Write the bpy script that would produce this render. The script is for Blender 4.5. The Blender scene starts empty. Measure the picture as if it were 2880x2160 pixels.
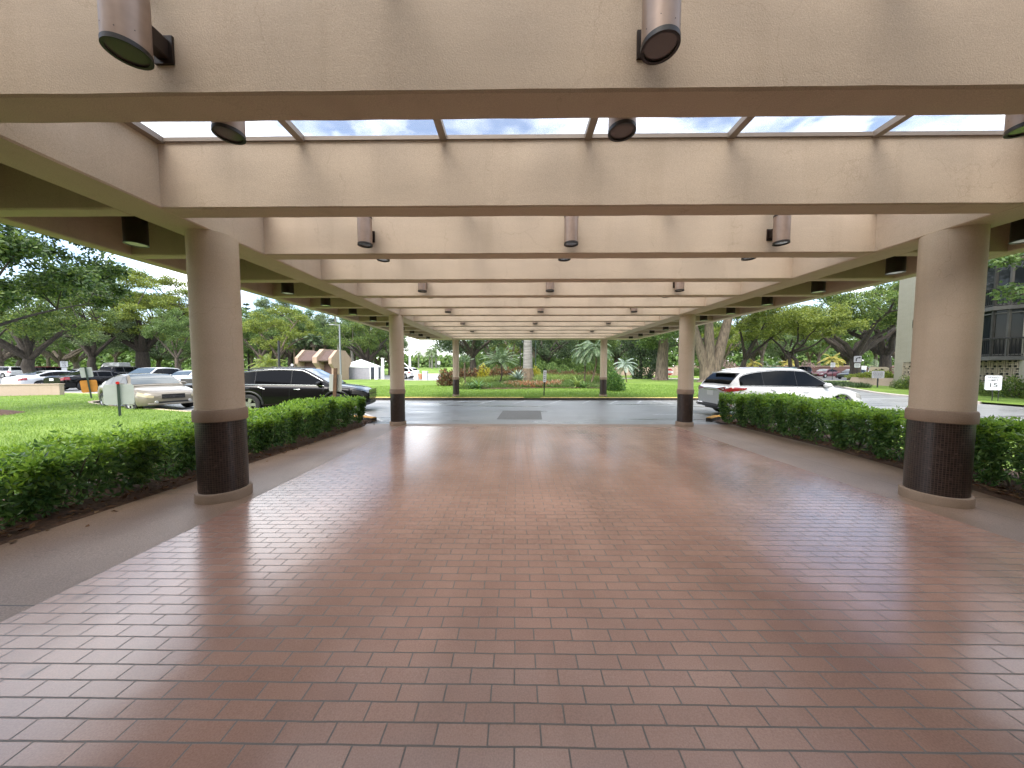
import bpy, bmesh, math, random
import numpy as np
from mathutils import Vector, Matrix, Quaternion

R = math.radians
scene = bpy.context.scene
COL = scene.collection

# ------------------------------------------------------------------ materials
def new_mat(name):
    m = bpy.data.materials.new(name); m.use_nodes = True
    nt = m.node_tree
    b = nt.nodes['Principled BSDF']
    return m, nt, b, nt.links

def simple(name, col, rough=.6, metal=0., spec=.5, var=0., scale=8., bump=0., bscale=40., coat=0.):
    m, nt, b, L = new_mat(name)
    b.inputs['Base Color'].default_value = (*col, 1)
    b.inputs['Roughness'].default_value = rough
    b.inputs['Metallic'].default_value = metal
    b.inputs['Specular IOR Level'].default_value = spec
    b.inputs['Coat Weight'].default_value = coat
    b.inputs['Coat Roughness'].default_value = .03
    if var or bump:
        tc = nt.nodes.new('ShaderNodeTexCoord')
    if var:
        n = nt.nodes.new('ShaderNodeTexNoise'); n.inputs['Scale'].default_value = scale
        n.inputs['Detail'].default_value = 6
        L.new(tc.outputs['Object'], n.inputs['Vector'])
        r = nt.nodes.new('ShaderNodeValToRGB')
        r.color_ramp.elements[0].position = .3; r.color_ramp.elements[1].position = .7
        r.color_ramp.elements[0].color = (*[c * (1 - var) for c in col], 1)
        r.color_ramp.elements[1].color = (*[min(1, c * (1 + var)) for c in col], 1)
        L.new(n.outputs['Fac'], r.inputs['Fac']); L.new(r.outputs['Color'], b.inputs['Base Color'])
    if bump:
        n2 = nt.nodes.new('ShaderNodeTexNoise'); n2.inputs['Scale'].default_value = bscale
        n2.inputs['Detail'].default_value = 4
        L.new(tc.outputs['Object'], n2.inputs['Vector'])
        bp = nt.nodes.new('ShaderNodeBump'); bp.inputs['Strength'].default_value = bump
        bp.inputs['Distance'].default_value = .01
        L.new(n2.outputs['Fac'], bp.inputs['Height']); L.new(bp.outputs['Normal'], b.inputs['Normal'])
    return m

def stucco(name, col):
    """painted stucco: fine grain, faint trowel streaks and water stains"""
    m, nt, b, L = new_mat(name)
    b.inputs['Roughness'].default_value = .75; b.inputs['Specular IOR Level'].default_value = .25
    tc = nt.nodes.new('ShaderNodeTexCoord')
    mp = nt.nodes.new('ShaderNodeMapping'); mp.inputs['Scale'].default_value = (.5, 1, 2.6)
    L.new(tc.outputs['Object'], mp.inputs['Vector'])
    n = nt.nodes.new('ShaderNodeTexNoise'); n.inputs['Scale'].default_value = 1.6; n.inputs['Detail'].default_value = 7
    n.inputs['Roughness'].default_value = .6
    L.new(mp.outputs['Vector'], n.inputs['Vector'])
    r = nt.nodes.new('ShaderNodeValToRGB')
    r.color_ramp.elements[0].position = .28; r.color_ramp.elements[1].position = .72
    r.color_ramp.elements[0].color = (*[c * .93 for c in col], 1)
    r.color_ramp.elements[1].color = (*[c * 1.04 for c in col], 1)
    L.new(n.outputs['Fac'], r.inputs['Fac'])
    g = nt.nodes.new('ShaderNodeTexNoise'); g.inputs['Scale'].default_value = 260; g.inputs['Detail'].default_value = 2
    L.new(tc.outputs['Object'], g.inputs['Vector'])
    mx = nt.nodes.new('ShaderNodeMix'); mx.data_type = 'RGBA'; mx.blend_type = 'OVERLAY'
    mx.inputs['Factor'].default_value = .45
    L.new(r.outputs['Color'], mx.inputs['A']); L.new(g.outputs['Fac'], mx.inputs['B'])
    # water runs and hairline cracks
    mpr = nt.nodes.new('ShaderNodeMapping'); mpr.inputs['Scale'].default_value = (3.2, 3.2, .25); L.new(tc.outputs['Object'], mpr.inputs['Vector'])
    rn = nt.nodes.new('ShaderNodeTexNoise'); rn.inputs['Scale'].default_value = 1.5; rn.inputs['Detail'].default_value = 4; L.new(mpr.outputs['Vector'], rn.inputs['Vector'])
    rc = nt.nodes.new('ShaderNodeValToRGB'); rc.color_ramp.elements[0].position = .30; rc.color_ramp.elements[1].position = .46
    rc.color_ramp.elements[0].color = (.84, .82, .79, 1); rc.color_ramp.elements[1].color = (1, 1, 1, 1); L.new(rn.outputs['Fac'], rc.inputs['Fac'])
    vc = nt.nodes.new('ShaderNodeTexVoronoi'); vc.feature = 'DISTANCE_TO_EDGE'; vc.inputs['Scale'].default_value = .75
    vn = nt.nodes.new('ShaderNodeTexNoise'); vn.inputs['Scale'].default_value = 3; vn.inputs['Detail'].default_value = 6; L.new(tc.outputs['Object'], vn.inputs['Vector'])
    va = nt.nodes.new('ShaderNodeVectorMath'); va.operation = 'MULTIPLY_ADD'; va.inputs[1].default_value = (.5, .5, .5); L.new(vn.outputs['Color'], va.inputs[0]); L.new(tc.outputs['Object'], va.inputs[2])
    L.new(va.outputs[0], vc.inputs['Vector'])
    vr_ = nt.nodes.new('ShaderNodeValToRGB'); vr_.color_ramp.elements[0].position = .0; vr_.color_ramp.elements[1].position = .004
    vr_.color_ramp.elements[0].color = (.80, .77, .74, 1); vr_.color_ramp.elements[1].color = (1, 1, 1, 1); L.new(vc.outputs['Distance'], vr_.inputs['Fac'])
    ma = nt.nodes.new('ShaderNodeMix'); ma.data_type = 'RGBA'; ma.blend_type = 'MULTIPLY'; ma.inputs['Factor'].default_value = .4
    L.new(mx.outputs['Result'], ma.inputs['A']); L.new(rc.outputs['Color'], ma.inputs['B'])
    mb = nt.nodes.new('ShaderNodeMix'); mb.data_type = 'RGBA'; mb.blend_type = 'MULTIPLY'; mb.inputs['Factor'].default_value = .6
    L.new(ma.outputs['Result'], mb.inputs['A']); L.new(vr_.outputs['Color'], mb.inputs['B'])
    L.new(mb.outputs['Result'], b.inputs['Base Color'])
    g2 = nt.nodes.new('ShaderNodeTexNoise'); g2.inputs['Scale'].default_value = 110; g2.inputs['Detail'].default_value = 5
    L.new(tc.outputs['Object'], g2.inputs['Vector'])
    g3 = nt.nodes.new('ShaderNodeTexNoise'); g3.inputs['Scale'].default_value = 5; g3.inputs['Detail'].default_value = 2
    L.new(mp.outputs['Vector'], g3.inputs['Vector'])
    ad = nt.nodes.new('ShaderNodeMath'); ad.operation = 'MULTIPLY_ADD'; ad.inputs[1].default_value = .8
    L.new(g3.outputs['Fac'], ad.inputs[0]); L.new(g2.outputs['Fac'], ad.inputs[2])
    bp = nt.nodes.new('ShaderNodeBump'); bp.inputs['Strength'].default_value = .32; bp.inputs['Distance'].default_value = .005
    L.new(ad.outputs[0], bp.inputs['Height']); L.new(bp.outputs['Normal'], b.inputs['Normal'])
    return m

def leafmat(name, cols, trans=.35, rough=.45):
    """foliage: every leaf gets its own shade"""
    m, nt, b, L = new_mat(name)
    gi = nt.nodes.new('ShaderNodeNewGeometry')
    r = nt.nodes.new('ShaderNodeValToRGB')
    while len(r.color_ramp.elements) < len(cols): r.color_ramp.elements.new(.5)
    for i, c in enumerate(cols):
        r.color_ramp.elements[i].position = i / (len(cols) - 1); r.color_ramp.elements[i].color = (*c, 1)
    L.new(gi.outputs['Random Per Island'], r.inputs['Fac'])
    L.new(r.outputs['Color'], b.inputs['Base Color'])
    b.inputs['Roughness'].default_value = rough; b.inputs['Specular IOR Level'].default_value = .4
    t = nt.nodes.new('ShaderNodeBsdfTranslucent')
    hs = nt.nodes.new('ShaderNodeHueSaturation'); hs.inputs['Value'].default_value = 1.5; hs.inputs['Hue'].default_value = .48
    L.new(r.outputs['Color'], hs.inputs['Color']); L.new(hs.outputs['Color'], t.inputs['Color'])
    mx = nt.nodes.new('ShaderNodeMixShader'); mx.inputs['Fac'].default_value = trans
    L.new(b.outputs['BSDF'], mx.inputs[1]); L.new(t.outputs['BSDF'], mx.inputs[2])
    L.new(mx.outputs['Shader'], nt.nodes['Material Output'].inputs['Surface'])
    return m

def tile_floor_mat():
    m, nt, b, L = new_mat('quarry_tile')
    tc = nt.nodes.new('ShaderNodeTexCoord')
    mp = nt.nodes.new('ShaderNodeMapping')
    L.new(tc.outputs['Object'], mp.inputs['Vector'])
    # slight waviness of the hand-laid rows
    wn = nt.nodes.new('ShaderNodeTexNoise'); wn.inputs['Scale'].default_value = 3.5; wn.inputs['Detail'].default_value = 2
    L.new(tc.outputs['Object'], wn.inputs['Vector'])
    wa = nt.nodes.new('ShaderNodeVectorMath'); wa.operation = 'MULTIPLY_ADD'
    wa.inputs[1].default_value = (.009, .009, 0)
    L.new(wn.outputs['Color'], wa.inputs[0]); L.new(mp.outputs['Vector'], wa.inputs[2])
    br = nt.nodes.new('ShaderNodeTexBrick'); br.offset = .5; br.squash = 1
    br.inputs['Scale'].default_value = 1; br.inputs['Brick Width'].default_value = .203
    br.inputs['Row Height'].default_value = .0818; br.inputs['Mortar Size'].default_value = .0041
    br.inputs['Mortar Smooth'].default_value = .25; br.inputs['Bias'].default_value = 0
    br.inputs['Color1'].default_value = (.365, .208, .155, 1)
    br.inputs['Color2'].default_value = (.425, .250, .186, 1)
    br.inputs['Mortar'].default_value = (.155, .124, .102, 1)
    L.new(wa.outputs[0], br.inputs['Vector'])
    n = nt.nodes.new('ShaderNodeTexNoise'); n.inputs['Scale'].default_value = .8; n.inputs['Detail'].default_value = 6
    L.new(tc.outputs['Object'], n.inputs['Vector'])
    mx = nt.nodes.new('ShaderNodeMix'); mx.data_type = 'RGBA'; mx.blend_type = 'OVERLAY'; mx.inputs['Factor'].default_value = .45
    L.new(br.outputs['Color'], mx.inputs['A']); L.new(n.outputs['Fac'], mx.inputs['B'])
    g = nt.nodes.new('ShaderNodeTexNoise'); g.inputs['Scale'].default_value = 170; g.inputs['Detail'].default_value = 3
    L.new(tc.outputs['Object'], g.inputs['Vector'])
    mx2 = nt.nodes.new('ShaderNodeMix'); mx2.data_type = 'RGBA'; mx2.blend_type = 'OVERLAY'; mx2.inputs['Factor'].default_value = .3
    L.new(mx.outputs['Result'], mx2.inputs['A']); L.new(g.outputs['Fac'], mx2.inputs['B'])
    # worn wheel tracks, drips and grime
    mp2 = nt.nodes.new('ShaderNodeMapping'); mp2.inputs['Scale'].default_value = (1.5, .22, 1); L.new(tc.outputs['Object'], mp2.inputs['Vector'])
    wt = nt.nodes.new('ShaderNodeTexNoise'); wt.inputs['Scale'].default_value = 1.1; wt.inputs['Detail'].default_value = 5; L.new(mp2.outputs['Vector'], wt.inputs['Vector'])
    wr = nt.nodes.new('ShaderNodeValToRGB'); wr.color_ramp.elements[0].position = .34; wr.color_ramp.elements[1].position = .6
    wr.color_ramp.elements[0].color = (.80, .78, .77, 1); wr.color_ramp.elements[1].color = (1, 1, 1, 1); L.new(wt.outputs['Fac'], wr.inputs['Fac'])
    sp_ = nt.nodes.new('ShaderNodeTexVoronoi'); sp_.inputs['Scale'].default_value = 1.15; sp_.inputs['Randomness'].default_value = 1; L.new(wa.outputs[0], sp_.inputs['Vector'])
    sr = nt.nodes.new('ShaderNodeValToRGB'); sr.color_ramp.elements[0].position = .015; sr.color_ramp.elements[1].position = .06
    sr.color_ramp.elements[0].color = (.42, .40, .39, 1); sr.color_ramp.elements[1].color = (1, 1, 1, 1); L.new(sp_.outputs['Distance'], sr.inputs['Fac'])
    m4 = nt.nodes.new('ShaderNodeMix'); m4.data_type = 'RGBA'; m4.blend_type = 'MULTIPLY'; m4.inputs['Factor'].default_value = 1
    L.new(mx2.outputs['Result'], m4.inputs['A']); L.new(wr.outputs['Color'], m4.inputs['B'])
    m5 = nt.nodes.new('ShaderNodeMix'); m5.data_type = 'RGBA'; m5.blend_type = 'MULTIPLY'; m5.inputs['Factor'].default_value = .8
    L.new(m4.outputs['Result'], m5.inputs['A']); L.new(sr.outputs['Color'], m5.inputs['B'])
    L.new(m5.outputs['Result'], b.inputs['Base Color'])
    rr = nt.nodes.new('ShaderNodeMapRange'); rr.inputs['From Min'].default_value = .3; rr.inputs['From Max'].default_value = .7
    rr.inputs['To Min'].default_value = .205; rr.inputs['To Max'].default_value = .235
    L.new(n.outputs['Fac'], rr.inputs['Value'])
    ra = nt.nodes.new('ShaderNodeMath'); ra.operation = 'MULTIPLY_ADD'; ra.inputs[1].default_value = .35
    L.new(br.outputs['Fac'], ra.inputs[0]); L.new(rr.outputs['Result'], ra.inputs[2])
    L.new(ra.outputs[0], b.inputs['Roughness'])
    b.inputs['Specular IOR Level'].default_value = .95
    inv = nt.nodes.new('ShaderNodeMath'); inv.operation = 'MULTIPLY_ADD'; inv.inputs[1].default_value = -1; inv.inputs[2].default_value = 1
    L.new(br.outputs['Fac'], inv.inputs[0])
    # each tile lies at its own slight tilt
    hb = nt.nodes.new('ShaderNodeTexNoise'); hb.inputs['Scale'].default_value = 4.5; hb.inputs['Detail'].default_value = 0
    L.new(tc.outputs['Object'], hb.inputs['Vector'])
    had = nt.nodes.new('ShaderNodeMath'); had.operation = 'MULTIPLY_ADD'; had.inputs[1].default_value = 1.0
    L.new(hb.outputs['Fac'], had.inputs[0]); L.new(inv.outputs[0], had.inputs[2])
    bp = nt.nodes.new('ShaderNodeBump'); bp.inputs['Strength'].default_value = .4; bp.inputs['Distance'].default_value = .004
    L.new(had.outputs[0], bp.inputs['Height']); L.new(bp.outputs['Normal'], b.inputs['Normal'])
    return m

def mosaic_mat():
    m, nt, b, L = new_mat('mosaic_tile')
    uv = nt.nodes.new('ShaderNodeUVMap')
    br = nt.nodes.new('ShaderNodeTexBrick'); br.offset = 0
    br.inputs['Scale'].default_value = 1; br.inputs['Brick Width'].default_value = .024; br.inputs['Row Height'].default_value = .024
    br.inputs['Mortar Size'].default_value = .0016; br.inputs['Mortar Smooth'].default_value = .2
    br.inputs['Color1'].default_value = (.010, .0065, .0055, 1); br.inputs['Color2'].default_value = (.034, .021, .016, 1)
    br.inputs['Mortar'].default_value = (.082, .054, .042, 1)
    L.new(uv.outputs['UV'], br.inputs['Vector'])
    wn = nt.nodes.new('ShaderNodeTexVoronoi'); wn.inputs['Scale'].default_value = 48
    L.new(uv.outputs['UV'], wn.inputs['Vector'])
    cr = nt.nodes.new('ShaderNodeValToRGB'); cr.color_ramp.elements[0].position = .975; cr.color_ramp.elements[1].position = .985
    cr.color_ramp.elements[0].color = (0, 0, 0, 1); cr.color_ramp.elements[1].color = (1, 1, 1, 1)
    sp = nt.nodes.new('ShaderNodeSeparateColor'); L.new(wn.outputs['Color'], sp.inputs['Color'])
    L.new(sp.outputs[0], cr.inputs['Fac'])
    mx = nt.nodes.new('ShaderNodeMix'); mx.data_type = 'RGBA'
    L.new(cr.outputs['Color'], mx.inputs['Factor']); L.new(br.outputs['Color'], mx.inputs['A'])
    mx.inputs['B'].default_value = (.075, .05, .04, 1)
    L.new(mx.outputs['Result'], b.inputs['Base Color'])
    b.inputs['Roughness'].default_value = .3
    bp = nt.nodes.new('ShaderNodeBump'); bp.inputs['Strength'].default_value = .4; bp.inputs['Distance'].default_value = -.003
    L.new(br.outputs['Fac'], bp.inputs['Height']); L.new(bp.outputs['Normal'], b.inputs['Normal'])
    return m

def asphalt_mat():
    m, nt, b, L = new_mat('asphalt')
    tc = nt.nodes.new('ShaderNodeTexCoord')
    mp = nt.nodes.new('ShaderNodeMapping'); mp.inputs['Scale'].default_value = (.18, 1.3, 1)
    L.new(tc.outputs['Object'], mp.inputs['Vector'])
    n = nt.nodes.new('ShaderNodeTexNoise'); n.inputs['Scale'].default_value = .9; n.inputs['Detail'].default_value = 8
    n.inputs['Roughness'].default_value = .62
    L.new(mp.outputs['Vector'], n.inputs['Vector'])
    r = nt.nodes.new('ShaderNodeValToRGB')
    r.color_ramp.elements[0].position = .32; r.color_ramp.elements[1].position = .68
    r.color_ramp.elements[0].color = (.145, .15, .152, 1); r.color_ramp.elements[1].color = (.245, .25, .25, 1)
    L.new(n.outputs['Fac'], r.inputs['Fac'])
    g = nt.nodes.new('ShaderNodeTexNoise'); g.inputs['Scale'].default_value = 90; g.inputs['Detail'].default_value = 3
    L.new(tc.outputs['Object'], g.inputs['Vector'])
    mx = nt.nodes.new('ShaderNodeMix'); mx.data_type = 'RGBA'; mx.blend_type = 'OVERLAY'; mx.inputs['Factor'].default_value = .5
    L.new(r.outputs['Color'], mx.inputs['A']); L.new(g.outputs['Fac'], mx.inputs['B'])
    L.new(mx.outputs['Result'], b.inputs['Base Color'])
    rr = nt.nodes.new('ShaderNodeMapRange'); rr.inputs['From Min'].default_value = .35; rr.inputs['From Max'].default_value = .65
    rr.inputs['To Min'].default_value = .24; rr.inputs['To Max'].default_value = .5
    L.new(n.outputs['Fac'], rr.inputs['Value']); L.new(rr.outputs['Result'], b.inputs['Roughness'])
    b.inputs['Specular IOR Level'].default_value = .6
    bp = nt.nodes.new('ShaderNodeBump'); bp.inputs['Strength'].default_value = .25; bp.inputs['Distance'].default_value = .004
    L.new(g.outputs['Fac'], bp.inputs['Height']); L.new(bp.outputs['Normal'], b.inputs['Normal'])
    return m

def walkway_mat():
    m, nt, b, L = new_mat('aggregate_concrete')
    tc = nt.nodes.new('ShaderNodeTexCoord')
    n = nt.nodes.new('ShaderNodeTexNoise'); n.inputs['Scale'].default_value = 1.3; n.inputs['Detail'].default_value = 7
    L.new(tc.outputs['Object'], n.inputs['Vector'])
    r = nt.nodes.new('ShaderNodeValToRGB'); r.color_ramp.elements[0].position = .3; r.color_ramp.elements[1].position = .7
    r.color_ramp.elements[0].color = (.190, .123, .084, 1); r.color_ramp.elements[1].color = (.285, .195, .140, 1)
    L.new(n.outputs['Fac'], r.inputs['Fac'])
    g = nt.nodes.new('ShaderNodeTexNoise'); g.inputs['Scale'].default_value = 120; g.inputs['Detail'].default_value = 3
    L.new(tc.outputs['Object'], g.inputs['Vector'])
    mx = nt.nodes.new('ShaderNodeMix'); mx.data_type = 'RGBA'; mx.blend_type = 'OVERLAY'; mx.inputs['Factor'].default_value = .9
    L.new(r.outputs['Color'], mx.inputs['A']); L.new(g.outputs['Fac'], mx.inputs['B'])
    br = nt.nodes.new('ShaderNodeTexBrick'); br.offset = 0
    br.inputs['Brick Width'].default_value = 2.44; br.inputs['Row Height'].default_value = 1.86
    br.inputs['Scale'].default_value = 1; br.inputs['Mortar Size'].default_value = .005
    L.new(tc.outputs['Object'], br.inputs['Vector'])
    m3 = nt.nodes.new('ShaderNodeMix'); m3.data_type = 'RGBA'
    L.new(br.outputs['Fac'], m3.inputs['Factor']); L.new(mx.outputs['Result'], m3.inputs['A'])
    m3.inputs['B'].default_value = (.06, .045, .035, 1)
    L.new(m3.outputs['Result'], b.inputs['Base Color'])
    b.inputs['Roughness'].default_value = .45; b.inputs['Specular IOR Level'].default_value = .45
    bp = nt.nodes.new('ShaderNodeBump'); bp.inputs['Strength'].default_value = .35; bp.inputs['Distance'].default_value = .004
    L.new(g.outputs['Fac'], bp.inputs['Height']); L.new(bp.outputs['Normal'], b.inputs['Normal'])
    return m

def glass_mat(name, tint, refl=.08, dirt=.12):
    m, nt, b, L = new_mat(name)
    t = nt.nodes.new('ShaderNodeBsdfTransparent'); t.inputs['Color'].default_value = (*tint, 1)
    gl = nt.nodes.new('ShaderNodeBsdfGlossy'); gl.inputs['Roughness'].default_value = .05
    df = nt.nodes.new('ShaderNodeBsdfTranslucent'); df.inputs['Color'].default_value = (.75, .78, .8, 1)
    tc = nt.nodes.new('ShaderNodeTexCoord')
    n = nt.nodes.new('ShaderNodeTexNoise'); n.inputs['Scale'].default_value = 2.2; n.inputs['Detail'].default_value = 9
    L.new(tc.outputs['Object'], n.inputs['Vector'])
    mr = nt.nodes.new('ShaderNodeMapRange'); mr.inputs['From Min'].default_value = .42; mr.inputs['From Max'].default_value = .75
    mr.inputs['To Min'].default_value = dirt * .35; mr.inputs['To Max'].default_value = dirt * 3.2
    L.new(n.outputs['Fac'], mr.inputs['Value'])
    m1 = nt.nodes.new('ShaderNodeMixShader'); L.new(mr.outputs['Result'], m1.inputs['Fac'])
    L.new(t.outputs[0], m1.inputs[1]); L.new(df.outputs[0], m1.inputs[2])
    m2 = nt.nodes.new('ShaderNodeMixShader'); m2.inputs['Fac'].default_value = refl
    L.new(m1.outputs[0], m2.inputs[1]); L.new(gl.outputs[0], m2.inputs[2])
    L.new(m2.outputs[0], nt.nodes['Material Output'].inputs['Surface'])
    return m

def grass_mat():
    m, nt, b, L = new_mat('lawn_turf')
    tc = nt.nodes.new('ShaderNodeTexCoord')
    n = nt.nodes.new('ShaderNodeTexNoise'); n.inputs['Scale'].default_value = .55; n.inputs['Detail'].default_value = 8
    L.new(tc.outputs['Object'], n.inputs['Vector'])
    r = nt.nodes.new('ShaderNodeValToRGB'); r.color_ramp.elements[0].position = .3; r.color_ramp.elements[1].position = .72
    r.color_ramp.elements[0].color = (.090, .155, .026, 1); r.color_ramp.elements[1].color = (.19, .275, .055, 1)
    L.new(n.outputs['Fac'], r.inputs['Fac'])
    g = nt.nodes.new('ShaderNodeTexNoise'); g.inputs['Scale'].default_value = 35; g.inputs['Detail'].default_value = 5
    L.new(tc.outputs['Object'], g.inputs['Vector'])
    mx = nt.nodes.new('ShaderNodeMix'); mx.data_type = 'RGBA'; mx.blend_type = 'OVERLAY'; mx.inputs['Factor'].default_value = .8
    L.new(r.outputs['Color'], mx.inputs['A']); L.new(g.outputs['Fac'], mx.inputs['B'])
    L.new(mx.outputs['Result'], b.inputs['Base Color'])
    b.inputs['Roughness'].default_value = .8; b.inputs['Specular IOR Level'].default_value = .15
    bp = nt.nodes.new('ShaderNodeBump'); bp.inputs['Strength'].default_value = .9; bp.inputs['Distance'].default_value = .05
    L.new(g.outputs['Fac'], bp.inputs['Height']); L.new(bp.outputs['Normal'], b.inputs['Normal'])
    return m

def bark_mat(name, c0, c1, ring=False):
    m, nt, b, L = new_mat(name)
    tc = nt.nodes.new('ShaderNodeTexCoord')
    mp = nt.nodes.new('ShaderNodeMapping'); mp.inputs['Scale'].default_value = (3, 3, .6) if not ring else (.4, .4, 5)
    L.new(tc.outputs['Object'], mp.inputs['Vector'])
    n = nt.nodes.new('ShaderNodeTexNoise'); n.inputs['Scale'].default_value = 2.4; n.inputs['Detail'].default_value = 8
    n.inputs['Roughness'].default_value = .65
    L.new(mp.outputs['Vector'], n.inputs['Vector'])
    r = nt.nodes.new('ShaderNodeValToRGB'); r.color_ramp.elements[0].position = .35; r.color_ramp.elements[1].position = .68
    r.color_ramp.elements[0].color = (*c0, 1); r.color_ramp.elements[1].color = (*c1, 1)
    L.new(n.outputs['Fac'], r.inputs['Fac']); L.new(r.outputs['Color'], b.inputs['Base Color'])
    b.inputs['Roughness'].default_value = .85
    bp = nt.nodes.new('ShaderNodeBump'); bp.inputs['Strength'].default_value = .8; bp.inputs['Distance'].default_value = .06
    L.new(n.outputs['Fac'], bp.inputs['Height']); L.new(bp.outputs['Normal'], b.inputs['Normal'])
    return m

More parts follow.
